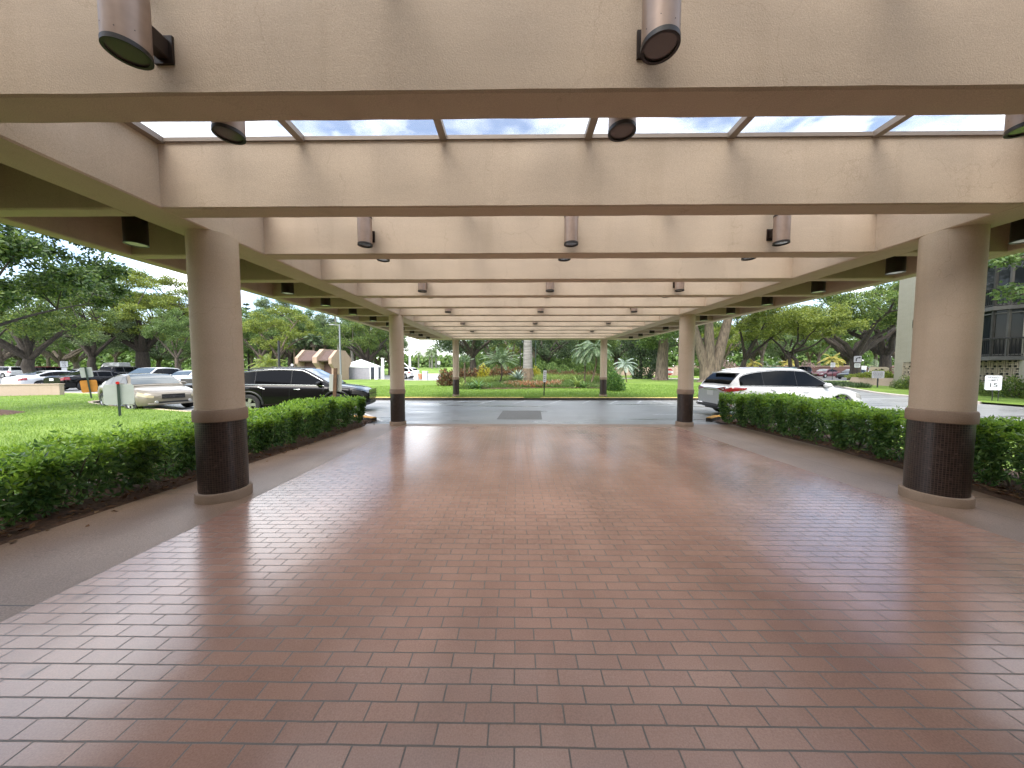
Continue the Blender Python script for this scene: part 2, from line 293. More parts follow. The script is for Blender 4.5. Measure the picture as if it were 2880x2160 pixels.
M = dict(
    stucco=stucco('beige_stucco', (.555, .445, .335)),
    stucco_dark=stucco('brown_stucco', (.29, .213, .155)),
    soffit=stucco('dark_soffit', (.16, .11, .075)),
    tile=tile_floor_mat(), mosaic=mosaic_mat(), asphalt=asphalt_mat(), walk=walkway_mat(),
    turf=grass_mat(),
    patch=simple('patched_asphalt', (.135, .135, .13), .75, var=.25, scale=30, bump=.3, bscale=120),
    mulch=simple('mulch', (.075, .038, .022), .9, var=.6, scale=25, bump=1., bscale=45),
    litter=leafmat('dry_leaf', [(.10, .045, .02), (.22, .11, .05), (.06, .03, .015), (.28, .18, .09)], .15, .7),
    concrete=simple('concrete', (.42, .38, .33), .8, var=.12, scale=3, bump=.2),
    kerbface=simple('kerb_dark', (.045, .038, .030), .85, var=.5, scale=6, bump=.3),
    kerbtop=simple('kerb_yellow', (.45, .36, .10), .75, var=.35, scale=7),
    kerbcream=simple('kerb_cream', (.42, .33, .23), .75, var=.25, scale=6),
    kerborange=simple('kerb_orange', (.50, .26, .05), .7, var=.25, scale=9),
    white_line=simple('road_paint', (.45, .46, .46), .6, var=.35, scale=9),
    bronze=simple('bronze_metal', (.34, .25, .20), .42, .4, var=.1, scale=14),
    bronze_dark=simple('dark_bronze_metal', (.03, .018, .013), .4, .3),
    cap=simple('black_rubber', (.018, .014, .013), .45),
    lens=simple('lamp_lens', (.10, .085, .08), .12, .0, .8),
    lens_pale=simple('lamp_lens_pale', (.45, .42, .36), .15, .0, .8),
    mullion=simple('mullion_metal', (.30, .245, .20), .5, .2),
    skyglass=glass_mat('skylight_glass', (.80, .81, .82)),
    white=simple('white_paint', (.78, .78, .77), .5, var=.04, scale=5),
    sign_back=simple('sign_back_grey', (.40, .42, .41), .45, .2, var=.06, scale=3),
    sign_white=simple('sign_white', (.62, .63, .65), .45),
    sign_grey=simple('sign_grey', (.27, .27, .29), .5),
    sign_orange=simple('sign_orange', (.50, .20, .03), .5, var=.12, scale=4),
    sign_red=simple('sign_red', (.32, .025, .02), .45),
    sign_black=simple('sign_black', (.02, .02, .022), .5),
    post_green=simple('post_green', (.035, .055, .045), .5, .3),
    post_dark=simple('post_dark', (.02, .02, .02), .5, .2),
    post_grey=simple('post_grey', (.22, .23, .24), .45, .5),
    red=simple('reflector_red', (.45, .02, .02), .25),
    wood=simple('wood_brown', (.10, .055, .03), .8, var=.3, scale=9),
    rooftile=simple('roof_tile_brown', (.10, .062, .050), .6, var=.2, scale=10),
    brick=simple('brick_brown', (.085, .045, .038), .85, var=.35, scale=40),
    wallpeach=stucco('peach_stucco', (.33, .24, .18)),
    tent=simple('tent_fabric_white', (.80, .82, .84), .7),
    tentgrey=simple('tent_fabric_grey', (.27, .26, .30), .75, var=.1, scale=4, bump=.3, bscale=3),
    tentdark=simple('tent_fabric_dark', (.07, .075, .09), .8),
    perim=stucco('perimeter_stucco', (.40, .31, .25)),
    facade=stucco('apartment_stucco', (.30, .275, .215)),
    breeze=stucco('breeze_block', (.40, .34, .25)),
    dark_in=simple('dark_interior', (.016, .015, .015), .6),
    win=simple('window_glass', (.012, .014, .016), .06, 0, .25),
    curtain=simple('window_blind', (.06, .062, .058), .8, var=.2, scale=5),
    ledge=simple('ledge_grey', (.075, .072, .066), .8, var=.15, scale=4),
    # leaves
    lf_oak=leafmat('oak_leaf', [(0.026, 0.0575, 0.011), (0.0585, 0.1092, 0.0198), (0.104, 0.161, 0.0264), (0.1625, 0.2185, 0.0396)], .32),
    lf_deep=leafmat('deep_green_leaf', [(.014, .036, .010), (.030, .070, .016), (.055, .105, .020), (.11, .17, .03), (.02, .05, .014)], .3),
    lf_mid=leafmat('mid_leaf', [(0.039, 0.078, 0.0216), (0.0715, 0.132, 0.0312), (0.1105, 0.18, 0.0432), (0.143, 0.216, 0.06)], .35),
    lf_yel=leafmat('yellow_green_leaf', [(0.0605, 0.099, 0.0154), (0.11, 0.1595, 0.022), (0.165, 0.209, 0.0286), (0.209, 0.253, 0.044)], .35),
    lf_pale=leafmat('pale_leaf', [(0.0575, 0.092, 0.0403), (0.0978, 0.1437, 0.0598), (0.138, 0.1898, 0.0805), (0.184, 0.2415, 0.115)], .35),
    lf_dark=leafmat('dark_leaf', [(0.017, 0.036, 0.015), (0.0306, 0.06, 0.021), (0.051, 0.087, 0.03), (0.085, 0.12, 0.045)], .2),
    lf_hedge=leafmat('hedge_leaf', [(0.0276, 0.078, 0.023), (0.0552, 0.1354, 0.0321), (0.0967, 0.197, 0.0461), (0.1612, 0.2667, 0.0645)], .28, .3),
    lf_new=leafmat('hedge_new_leaf', [(0.1192, 0.2489, 0.0306), (0.1884, 0.3413, 0.0385), (0.2514, 0.4124, 0.0538), (0.0943, 0.2132, 0.0347)], .4, .35),
    lf_palm=leafmat('palm_leaf', [(.035, .075, .030), (.07, .12, .05), (.11, .165, .075), (.15, .20, .11)], .25, .35),
    lf_palmy=leafmat('yellow_palm_leaf', [(.14, .15, .03), (.26, .24, .05), (.38, .31, .06), (.12, .16, .04)], .3),
    lf_silver=leafmat('silver_leaf', [(.13, .18, .14), (.22, .28, .23), (.30, .37, .31), (.17, .23, .17)], .15),
    lf_croton=leafmat('croton_leaf', [(.06, .030, .020), (.13, .065, .038), (.07, .09, .03), (.24, .12, .05), (.085, .055, .032), (.10, .13, .045)], .25),
    lf_red=leafmat('red_leaf', [(.24, .085, .035), (.36, .15, .07), (.12, .09, .035), (.46, .33, .22), (.10, .10, .04)], .25),
    lf_yelplant=leafmat('yellow_plant_leaf', [(.30, .30, .03), (.42, .38, .04), (.2, .24, .03)], .35),
    lf_lirio=leafmat('lily_turf_leaf', [(0.108, 0.1755, 0.0405), (0.1755, 0.2565, 0.0607), (0.243, 0.324, 0.081), (0.0743, 0.135, 0.0405)], .3),
    lf_grass=leafmat('grass_blade', [(0.1045, 0.1978, 0.0319), (0.1537, 0.2637, 0.0426), (0.2091, 0.323, 0.0585), (0.123, 0.2175, 0.0532)], .4, .5),
    lf_dead=leafmat('dead_frond', [(.11, .085, .06), (.2, .17, .13), (.07, .05, .035)], .2, .8),
    lf_pink=leafmat('pink_flower', [(.32, .14, .18), (.38, .24, .26), (.06, .10, .03), (.08, .12, .04)], .3),
    bark=bark_mat('bark_grey', (.045, .034, .024), (.17, .14, .105)),
    bark_dark=bark_mat('bark_dark', (.015, .011, .008), (.06, .047, .034)),
    bark_brown=bark_mat('bark_brown', (.06, .045, .032), (.20, .155, .11)),
    bark_palm=bark_mat('palm_trunk_grey', (.12, .115, .10), (.25, .24, .215), True),
    bark_boot=bark_mat('palm_boots', (.05, .035, .02), (.16, .12, .075)),
    # cars
    tyre=simple('tyre_rubber', (.012, .012, .013), .75),
    rim=simple('alloy_rim', (.45, .45, .46), .3, .85),
    rim_dark=simple('dark_rim', (.03, .03, .032), .35, .6),
    trim=simple('black_trim', (.012, .012, .013), .45),
    chrome=simple('chrome', (.6, .6, .62), .12, 1.),
    carglass=simple('tinted_glass', (.003, .0034, .004), .03, 0, .10),
    windscreen=simple('windscreen_glass', (.035, .05, .055), .03, 0, 1.),
    headlight=simple('headlight_lens', (.36, .36, .35), .08, .2, .9),
    headlight_old=simple('hazy_headlight', (.36, .31, .20), .2, 0, .6),
    tail=simple('taillight_red', (.22, .012, .012), .1, 0, .8),
    plate=simple('plate_white', (.62, .63, .62), .45),
)
def paint(name, col, metal=.0, rough=.35):
    return simple('paint_' + name, col, rough, metal, .12, coat=.7 if name != 'black' else .35)
PAINT = dict(white=paint('white', (.50, .51, .52)), black=paint('black', (.003, .003, .0035), 0., .2), tan=paint('tan', (.175, .155, .122), .12, .4),
             silver=paint('silver', (.30, .33, .37), .5), charcoal=paint('charcoal', (.05, .055, .065), .4), maroon=paint('maroon', (.13, .02, .025), .2),
             red=paint('red', (.11, .018, .026), .2), grey=paint('grey', (.3, .31, .30)))

# ------------------------------------------------------------------ object helpers
def link(o, parent=None):
    COL.objects.link(o)
    if parent is not None: o.parent = parent
    return o

def tag(o, label=None, cat=None, group=None, kind=None):
    if label: o['label'] = label
    if cat: o['category'] = cat
    if group: o['group'] = group
    if kind: o['kind'] = kind
    return o

def thing(name, label, cat, loc=(0, 0, 0), rz=0., group=None):
    o = bpy.data.objects.new(name, None)
    o.empty_display_size = .2
    o.location = loc; o.rotation_euler = (0, 0, rz)
    return link(tag(o, label, cat, group, 'thing'))

def np_mesh(name, V, F, mats, mi=None, smooth=False):
    """V (N,3) array; F (K,3) or (K,4) array"""
    V = np.asarray(V, np.float32); F = np.asarray(F, np.int32)
    me = bpy.data.meshes.new(name)
    k, n = F.shape
    me.vertices.add(len(V)); me.vertices.foreach_set('co', V.ravel())
    me.loops.add(k * n); me.loops.foreach_set('vertex_index', F.ravel())
    me.polygons.add(k); me.polygons.foreach_set('loop_start', np.arange(0, k * n, n, dtype=np.int32))
    for m in (mats if isinstance(mats, (list, tuple)) else [mats]): me.materials.append(m)
    if mi is not None: me.polygons.foreach_set('material_index', np.asarray(mi, np.int32))
    me.polygons.foreach_set('use_smooth', np.full(k, smooth, dtype=bool))
    me.update(calc_edges=True); me.validate()
    return me

def obj(name, me, parent=None):
    return link(bpy.data.objects.new(name, me), parent)

class MB:
    """collects boxes, tubes, lathes and prisms and links them as ONE mesh object"""
    def __init__(s): s.v = []; s.f = []; s.uv = {}
    def add(s, verts, faces):
        o = len(s.v); s.v += [tuple(v) for v in verts]; s.f += [tuple(i + o for i in f) for f in faces]
        return o
    def box(s, c, d, rz=0., bev=0.):
        x, y, z = [k / 2 for k in d]
        if bev:
            return s.prism([(-x + bev, -y), (x - bev, -y), (x, -y + bev), (x, y - bev), (x - bev, y), (-x + bev, y), (-x, y - bev), (-x, -y + bev)], c[2] - z, c[2] + z, c[0], c[1], rz, bev)
        P = [(-x, -y, -z), (x, -y, -z), (x, y, -z), (-x, y, -z), (-x, -y, z), (x, -y, z), (x, y, z), (-x, y, z)]
        cr, sr = math.cos(rz), math.sin(rz)
        P = [(c[0] + p[0] * cr - p[1] * sr, c[1] + p[0] * sr + p[1] * cr, c[2] + p[2]) for p in P]
        s.add(P, [(0, 3, 2, 1), (4, 5, 6, 7), (0, 1, 5, 4), (1, 2, 6, 5), (2, 3, 7, 6), (3, 0, 4, 7)]); return s
    def prism(s, poly, z0, z1, cx=0, cy=0, rz=0., bev=0.):
        n = len(poly); cr, sr = math.cos(rz), math.sin(rz)
        def ring(k, z, ins=0):
            out = []
            for (px, py) in poly:
                if ins:
                    l = math.hypot(px, py) or 1; px, py = px * (1 - ins / l), py * (1 - ins / l)
                out.append((cx + px * cr - py * sr, cy + px * sr + py * cr, z))
            return out
        if bev:
            rings = [ring(0, z0, bev), ring(0, z0 + bev), ring(0, z1 - bev), ring(0, z1, bev)]
        else: rings = [ring(0, z0), ring(0, z1)]
        V = sum(rings, []); F = []
        for k in range(len(rings) - 1):
            for i in range(n):
                j = (i + 1) % n; F.append((k * n + i, k * n + j, (k + 1) * n + j, (k + 1) * n + i))
        F.append(tuple(reversed(range(n)))); F.append(tuple(range((len(rings) - 1) * n, len(rings) * n)))
        s.add(V, F); return s
    def tube(s, path, rad, n=8, cap=True):
        path = [Vector(p) for p in path]
        rad = list(rad) if hasattr(rad, '__len__') else [rad] * len(path)
        V = []; F = []; up = None
        for i, p in enumerate(path):
            t = (path[min(i + 1, len(path) - 1)] - path[max(i - 1, 0)]).normalized()
            if up is None:
                up = t.orthogonal().normalized()
            up = (up - t * up.dot(t)).normalized() if (up - t * up.dot(t)).length > 1e-5 else t.orthogonal().normalized()
            w = t.cross(up)
            for k in range(n):
                a = 2 * math.pi * k / n
                V.append(p + (up * math.cos(a) + w * math.sin(a)) * rad[i])
        for i in range(len(path) - 1):
            for k in range(n):
                j = (k + 1) % n
                F.append((i * n + k, i * n + j, (i + 1) * n + j, (i + 1) * n + k))
        if cap:
            F.append(tuple(reversed(range(n)))); F.append(tuple(range((len(path) - 1) * n, len(path) * n)))
        s.add(V, F); return s
    def lathe(s, prof, n=32, c=(0, 0, 0), axis='z', closed=False):
        V = []; F = []
        for (r, z) in prof:
            for k in range(n):
                a = 2 * math.pi * k / n
                if axis == 'z': V.append((c[0] + r * math.cos(a), c[1] + r * math.sin(a), c[2] + z))
                elif axis == 'y': V.append((c[0] + r * math.cos(a), c[1] + z, c[2] + r * math.sin(a)))
                else: V.append((c[0] + z, c[1] + r * math.cos(a), c[2] + r * math.sin(a)))
        m = len(prof)
        for i in range(m - 1 if not closed else m):
            i2 = (i + 1) % m
            for k in range(n):
                j = (k + 1) % n; F.append((i * n + k, i * n + j, i2 * n + j, i2 * n + k))
        if not closed:
            F.append(tuple(reversed(range(n)))); F.append(tuple(range((m - 1) * n, m * n)))
        s.add(V, F); return s
    def quad(s, a, b, c, d): s.add([a, b, c, d], [(0, 1, 2, 3)]); return s
    def build(s, name, mat, parent=None, smooth=False, sharp=35.):
        me = bpy.data.meshes.new(name); me.from_pydata(s.v, [], s.f)
        bm = bmesh.new(); bm.from_mesh(me); bmesh.ops.recalc_face_normals(bm, faces=bm.faces); bm.to_mesh(me); bm.free()
        me.materials.append(mat)
        if smooth:
            me.polygons.foreach_set('use_smooth', [True] * len(me.polygons))
            me.set_sharp_from_angle(angle=R(sharp))
        me.update()
        return obj(name, me, parent)

def copy_thing(root, loc=None, rz=None, scale=None, label=None, group=None):
    r = root.copy(); COL.objects.link(r)
    if loc is not None: r.location = loc
    if rz is not None: r.rotation_euler = (0, 0, rz)
    if scale is not None: r.scale = scale if hasattr(scale, '__len__') else (scale,) * 3
    if label: r['label'] = label
    if group: r['group'] = group
    for ch in list(root.children):
        c = ch.copy(); COL.objects.link(c); c.parent = r
        for g in list(ch.children):
            d = g.copy(); COL.objects.link(d); d.parent = c
    return r

def text_part(name, body, size, mat, parent, loc, rot, extrude=.002):
    cu = bpy.data.curves.new(name, 'FONT'); cu.body = body; cu.size = size; cu.extrude = extrude
    cu.align_x = 'CENTER'; cu.align_y = 'CENTER'; cu.offset = size * .004
    t = bpy.data.objects.new(name, cu); COL.objects.link(t)
    dg = bpy.context.evaluated_depsgraph_get()
    me = bpy.data.meshes.new_from_object(t.evaluated_get(dg))
    bpy.data.objects.remove(t); bpy.data.curves.remove(cu)
    me.materials.clear(); me.materials.append(mat)
    o = obj(name, me, parent); o.location = loc; o.rotation_euler = rot
    return o

# ground levels measured from the site
def zfl(y):                      # the paved forecourt falls gently away from the entrance
    return .163 * (9.04 - y) / 5.62 if y < 9.04 else 0.
def AT(px, Y):                   # ground x of a sight line at distance Y
    return (px - 1114) / 700 * Y
# ------------------------------------------------------------------ ground, roads, forecourt
def sheet(name, poly, z, mat, label=None):
    """flat (or sloped: z may be a function) polygon sheet"""
    me = bpy.data.meshes.new(name)
    V = [(x, y, z(x, y) if callable(z) else z) for x, y in poly]
    me.from_pydata(V, [], [tuple(range(len(V)))]); me.materials.append(mat); me.update()
    if me.polygons[0].normal.z < 0: me.flip_normals()
    o = obj(name, me); o['kind'] = 'structure'
    return o

def grid_sheet(name, x0, x1, y0, y1, nx, ny, zf, mat, inside=None):
    xs = np.linspace(x0, x1, nx); ys = np.linspace(y0, y1, ny)
    X, Y = np.meshgrid(xs, ys); Z = np.vectorize(zf)(X, Y)
    V = np.stack([X.ravel(), Y.ravel(), Z.ravel()], 1)
    i = np.arange((ny - 1) * nx).reshape(ny - 1, nx)[:, :-1].ravel()
    F = np.stack([i, i + 1, i + 1 + nx, i + nx], 1)
    if inside is not None:
        c = V[F].mean(1); F = F[[inside(a, b) for a, b, _ in c]]
    o = obj(name, np_mesh(name, V, F, mat, smooth=True)); o['kind'] = 'structure'
    return o

def in_poly(poly):
    P = list(poly)
    def f(x, y):
        c = False; j = len(P) - 1
        for i in range(len(P)):
            if (P[i][1] > y) != (P[j][1] > y) and x < (P[j][0] - P[i][0]) * (y - P[i][1]) / (P[j][1] - P[i][1]) + P[i][0]: c = not c
            j = i
        return c
    return f

def kerb(name, path, z0, z1, w=.16, top=None, side=None, rd=.03):
    """kerb stone along a path: dark face and a painted top"""
    n = len(path); L_, R_ = [], []
    for i in range(n):
        a = Vector(path[max(i - 1, 0)]); b = Vector(path[min(i + 1, n - 1)])
        t = (b - a).normalized(); nn = Vector((-t.y, t.x))
        p = Vector(path[i]); L_.append(p + nn * w / 2); R_.append(p - nn * w / 2)
    b1 = MB(); b2 = MB()
    V = []
    for l, r in zip(L_, R_):
        V += [(l.x, l.y, z0), (l.x, l.y, z1 - rd), (r.x, r.y, z1 - rd), (r.x, r.y, z0)]
    F = []
    for i in range(n - 1):
        a, c = 4 * i, 4 * (i + 1)
        F += [(a, a + 1, c + 1, c), (a + 2, a + 3, c + 3, c + 2)]
    F += [(0, 3, 2, 1), (4 * n - 4, 4 * n - 3, 4 * n - 2, 4 * n - 1)]
    b1.add(V, F)
    V = []
    for l, r in zip(L_, R_):
        m1 = l.lerp(r, .22); m2 = r.lerp(l, .22)
        V += [(l.x, l.y, z1 - rd), (m1.x, m1.y, z1), (m2.x, m2.y, z1), (r.x, r.y, z1 - rd)]
    F = []
    for i in range(n - 1):
        a, c = 4 * i, 4 * (i + 1)
        F += [(a, a + 1, c + 1, c), (a + 1, a + 2, c + 2, c + 1), (a + 2, a + 3, c + 3, c + 2)]
    F += [(3, 2, 1, 0), (4 * n - 4, 4 * n - 3, 4 * n - 2, 4 * n - 1)]
    b2.add(V, F)
    o = b1.build(name, side or M['kerbface']); o['kind'] = 'structure'
    b2.build('painted_top', top or M['kerbtop'], o, True)
    return o

def arc(cx, cy, r, a0, a1, n=8):
    return [(cx + r * math.cos(R(a0 + (a1 - a0) * i / n)), cy + r * math.sin(R(a0 + (a1 - a0) * i / n))) for i in range(n + 1)]

sheet('ground', [(-900, -60), (900, -60), (900, 1200), (-900, 1200)], -.16, M['turf'])
sheet('road', [(-95, 8.6), (75, 8.6), (75, 66), (-95, 66)], -.05, M['asphalt'])
sheet('access_road', [(-22, 66), (2, 66), (6, 84), (-26, 84)], -.045, M['concrete'])

# forecourt: tile field, aggregate margins, concrete edge strip
xl = lambda y: -2.93 - .043 * (y - 2.3)
xr = lambda y: 4.22 + .034 * (y - 2.3)
zt = lambda x, y: zfl(y)
sheet('tile_floor', [(xl(-4), -4), (xr(-4), -4), (xr(8.93), 8.93), (xl(8.93), 8.93)], zt, M['tile'])
ws = [(-4.25, -4), (5.4, -4), (5.46, 3.4), (5.8, 4.7), (6.1, 6.4), (6.2, 9.04)]
sheet('walkway', ws + [(-4.25, 9.04)], lambda x, y: zfl(y) - .004, M['walk'])
bm_ = MB(); bm_.box((.9, 9.20, -.054), (10.7, .33, .1)); o = bm_.build('edge_strip', M['walk']); o['kind'] = 'structure'
# planting beds beside the forecourt
bedz = lambda x, y: max(zfl(y), .0) - .02
sheet('mulch_bed', [(-5.75, -4), (-4.23, -4), (-4.23, 9.0), (-4.45, 9.9), (-5.0, 10.15), (-5.75, 10.2)], lambda x, y: bedz(x, y) + .012, M['mulch'])
sheet('mulch_bed', [(5.38, -4), (7.1, -4), (7.4, 5), (7.4, 10.3), (6.8, 10.5), (6.1, 10.0), (6.15, 9.04)] + [(p[0] - .02, p[1]) for p in reversed(ws[2:5])], lambda x, y: bedz(x, y) + .012, M['mulch'])
# yellow kerb noses at the bed ends
kerb('kerb', [(-4.42, 10.02), (-4.9, 10.3), (-5.7, 10.42)], -.05, .09, .17, M['kerborange'])
kerb('kerb', [(6.02, 10.1), (6.4, 10.45), (7.0, 10.62)], -.05, .09, .17, M['kerborange'])

# left lawn with a parking bay cut into it
lawnL = [(-5.72, -4), (-5.72, 10.35), (-8, 10.75), (-12, 11.5), (-16.6, 13.1), (-19.0, 14.2)] + \
        [(-19.75, 14.75), (-19.9, 15.2), (-19.5, 15.6), (-18.6, 15.75), (-16, 15.75), (-14.6, 16.4), (-14.8, 17.3), (-16.5, 17.8), (-22, 18.6), (-27, 19.6), (-60, 24), (-60, -4)]
lawnz = lambda x, y: .06
sheet('lawn', lawnL, lawnz, M['turf'])
kerb('kerb', lawnL[1:17], -.05, .075, .16, M['kerbcream'])
# island across the drive
def isl(x, y):
    z = .09 + .02 * min(1, max(0, (y - 17) / 2))
    d = ((x - 3) / 9.5) ** 2 + ((y - 28.5) / 7.5) ** 2
    return z + .50 * math.exp(-d * 1.6)
islp = [(-14.6, 17.3), (-12, 16.85), (-8, 16.76), (13.5, 16.76), (16.5, 17.3), (19.5, 19.3), (22, 23), (24.2, 28), (25, 34), (24.5, 39), (21, 42), (10, 43.2), (-6, 38.2), (-12, 37), (-17.5, 41), (-21, 43), (-27, 42), (-28, 37), (-20, 25)]
inI = in_poly(islp)
grid_sheet('lawn', -28, 25.2, 16.76, 43.3, 214, 108, isl, M['turf'], inI)
kerb('kerb', [(-14.6, 17.25), (-12, 16.8), (-8, 16.68), (-4, 16.68), (.25, 16.68), (.42, 16.7)], -.05, .105, .15)
kerb('kerb', [(1.28, 16.7), (1.45, 16.68), (6, 16.68), (13.5, 16.68), (16.5, 17.25), (19.5, 19.25), (22, 23), (24.2, 28)], -.05, .105, .15)
kerb('kerb', [(.40, 16.76), (1.30, 16.76)], -.05, .085, .10, M['turf'])
kerb('kerb', [(-6, 38.2), (-12, 37), (-17.5, 41), (-21, 43), (-27, 42)], -.05, .12, .2, M['kerbcream'])
# garden bed soil on the island
gb = in_poly([(-3.6, 21.6), (-1, 21.2), (3.2, 21.6), (5.6, 21.4), (6.6, 22.6), (8.0, 27), (7.0, 33), (2, 34), (-4, 32), (-6.0, 27)])
grid_sheet('garden_bed', -6, 10, 20, 34, 65, 57, lambda x, y: isl(x, y) + .03, M['mulch'], gb)
# right lawn in front of the apartment house, and verge strips further back
lawnR = [(21.9, 6), (21.5, 15.2), (22.6, 19.5), (23.3, 21.2), (26, 25.5), (28.6, 29.2), (30.2, 31.2), (33, 32), (40, 30), (40, 6)]
sheet('lawn', lawnR, .04, M['turf'])
kerb('kerb', lawnR[1:8], -.05, .06, .16, M['concrete'], M['concrete'])
vr = [(31, 35.2), (46, 37.6), (46, 40.5), (29, 38.0)]
sheet('lawn', vr, .03, M['turf']); kerb('kerb', vr + vr[:1], -.05, .05, .16, M['concrete'], M['concrete'])
vb = [(26, 47), (44, 47), (44, 62), (4, 66), (6, 49)]
sheet('lawn', vb, .03, M['turf']); kerb('kerb', [vb[4], vb[0], vb[1]], -.05, .05, .18, M['concrete'], M['concrete'])
# golf course rise beyond
def hill(x, y):
    return -.14 + 1.75 * math.exp(-(((x + 26) / 36) ** 2 + ((y - 128) / 22) ** 2)) + .9 * math.exp(-(((x + 120) / 40) ** 2 + ((y - 115) / 25) ** 2))
grid_sheet('hill', -190, 60, 86, 210, 60, 40, hill, M['turf'])

# road markings and the square asphalt patch
def line(a, b, w=.11):
    a, b = Vector(a), Vector(b); t = (b - a).normalized(); n = Vector((-t.y, t.x)) * w / 2
    return [tuple(a + n), tuple(b + n), tuple(b - n), tuple(a - n)]
mk = MB()
for a, b in [((1.6, 15.05), (2.3, 16.45)), ((3.1, 15.1), (3.8, 16.4)), ((4.4, 15.1), (5.15, 16.35)), ((5.7, 15.15), (6.3, 16.3)), ((6.9, 16.3), (7.35, 15.05)),
             ((4.2, 15.0), (7.2, 15.0)), ((-3.1, 14.9), (-2.5, 16.2)), ((-1.7, 15.0), (-1.05, 16.4)),
             ((-4.15, 10.0), (-6.0, 12.3)), ((5.1, 10.25), (6.05, 9.75)), ((4.9, 11.55), (6.9, 11.6)), ((-.1, 15.05), (.5, 16.3))]:
    q = line(a, b); mk.quad(*[(x, y, -.046) for x, y in q])
o = mk.build('road_marking', M['white_line']); o['kind'] = 'structure'
sheet('asphalt_patch', [(-.62, 10.45), (.86, 10.47), (.98, 12.6), (-.5, 12.58)], -.0455, M['patch'])

# ------------------------------------------------------------------ the canopy (porte-cochere)
rng = random.Random(4)
ZS, ZT = 3.097, 3.675
def beam(mb, axis, a0, a1, c0, c1, z0, z1, seg=.22, jit=.002, bv=.012):
    n = max(2, int(abs(a1 - a0) / seg)); V = []; F = []
    prof = [(c0, z1), (c0, z0 + bv), (c0 + bv, z0), (c1 - bv, z0), (c1, z0 + bv), (c1, z1)]
    m = len(prof)
    for i in range(n + 1):
        a = a0 + (a1 - a0) * i / n
        for k, (c, z) in enumerate(prof):
            low = k in (1, 2, 3, 4)
            jz = rng.uniform(-jit, jit) if low else 0
            jc = rng.uniform(-jit, jit) * .5 if low else 0
            V.append((a, c + jc, z + jz) if axis == 'x' else (c + jc, a, z + jz))
    for i in range(n):
        for k in range(m):
            j = (k + 1) % m; F.append((i * m + k, (i + 1) * m + k, (i + 1) * m + j, i * m + j))
    F.append(tuple(range(m))); F.append(tuple(reversed(range(n * m, n * m + m))))
    mb.add(V, F)

canopy = thing('entrance_canopy', 'beige stucco drive-through canopy with skylit crossbeams over the brick-tiled forecourt', 'canopy', (0, 0, 0))
GL0, GL1 = -3.67, -3.24       # left girder
GR0, GR1 = 4.53, 4.96
FL0, FL1 = -5.17, -4.98       # left fascia
FR0, FR1 = 6.18, 6.40
YE = 16.47                     # far end
Y0 = -3.2
BY = [1.78 + 1.222 * n for n in range(-4, 12)]
g = MB(); beam(g, 'y', Y0, YE, GL0, GL1, ZS, ZT); g.build('girder', M['stucco'], canopy)
g = MB(); beam(g, 'y', Y0, YE, GR0, GR1, ZS, ZT); g.build('girder', M['stucco'], canopy)
g = MB(); beam(g, 'y', Y0, YE + .95, FL0, FL1, ZS - .002, 3.78); g.build('fascia', M['stucco'], canopy)
g = MB(); beam(g, 'y', Y0, YE + .95, FR0, FR1, ZS - .002, 3.78); g.build('fascia', M['stucco'], canopy)
g = MB(); beam(g, 'x', FL1, FR0, YE, YE + .95, ZS - .002, 3.78); g.build('fascia', M['stucco'], canopy)
for y in BY:
    g = MB()
    beam(g, 'x', GL1, GR0, y, y + .2, ZS - .001, ZT)
    beam(g, 'x', FL1, GL0, y, y + .16, ZS - .001, ZT)
    beam(g, 'x', GR1, FR0, y, y + .16, ZS - .001, ZT)
    g.build('crossbeam', M['stucco'], canopy)
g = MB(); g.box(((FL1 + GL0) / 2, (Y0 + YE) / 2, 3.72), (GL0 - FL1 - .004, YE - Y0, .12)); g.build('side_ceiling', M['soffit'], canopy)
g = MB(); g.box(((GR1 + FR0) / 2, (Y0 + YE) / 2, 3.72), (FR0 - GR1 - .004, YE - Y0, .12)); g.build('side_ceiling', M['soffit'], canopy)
g = MB(); g.box(((GL1 + GR0) / 2, (Y0 + BY[3] + .2) / 2 - .01, ZT + .07), (GR0 - GL1, BY[3] + .2 - Y0 - .02, .12)); g.build('shading_ceiling', M['stucco'], canopy)  # unseen slab over the rear bays, added to darken the near floor
# skylights: a glazed bay between every pair of crossbeams
MX = [-1.925, -.645, .64, 1.90, 3.165]
for i in range(3, len(BY)):
    ya = BY[i] + .2; yb = BY[i + 1] if i + 1 < len(BY) else YE
    g = MB()
    for x in MX: g.box((x, (ya + yb) / 2, ZT + .018), (.062, yb - ya + .02, .05))
    g.box((GL1 + .02, (ya + yb) / 2, ZT + .015), (.10, yb - ya + .02, .05)); g.box((GR0 - .02, (ya + yb) / 2, ZT + .015), (.10, yb - ya + .02, .05))
    g.box(((GL1 + GR0) / 2, ya + .008, ZT + .018), (GR0 - GL1, .02, .034)); g.box(((GL1 + GR0) / 2, yb - .008, ZT + .018), (GR0 - GL1, .02, .034))
    fr = g.build('skylight_frame', M['mullion'], canopy)
    g = MB(); g.box(((GL1 + GR0) / 2, (ya + yb) / 2, ZT + .050), (GR0 - GL1 + .1, yb - ya + .16, .008)); g.build('skylight_glass', M['skyglass'], fr)

# unseen lobby wall behind the viewer, added to darken the forecourt
g = MB(); g.box((1, -3.6, 4.5), (34, .5, 9.4)); o = g.build('wall', M['stucco_dark']); o['kind'] = 'structure'
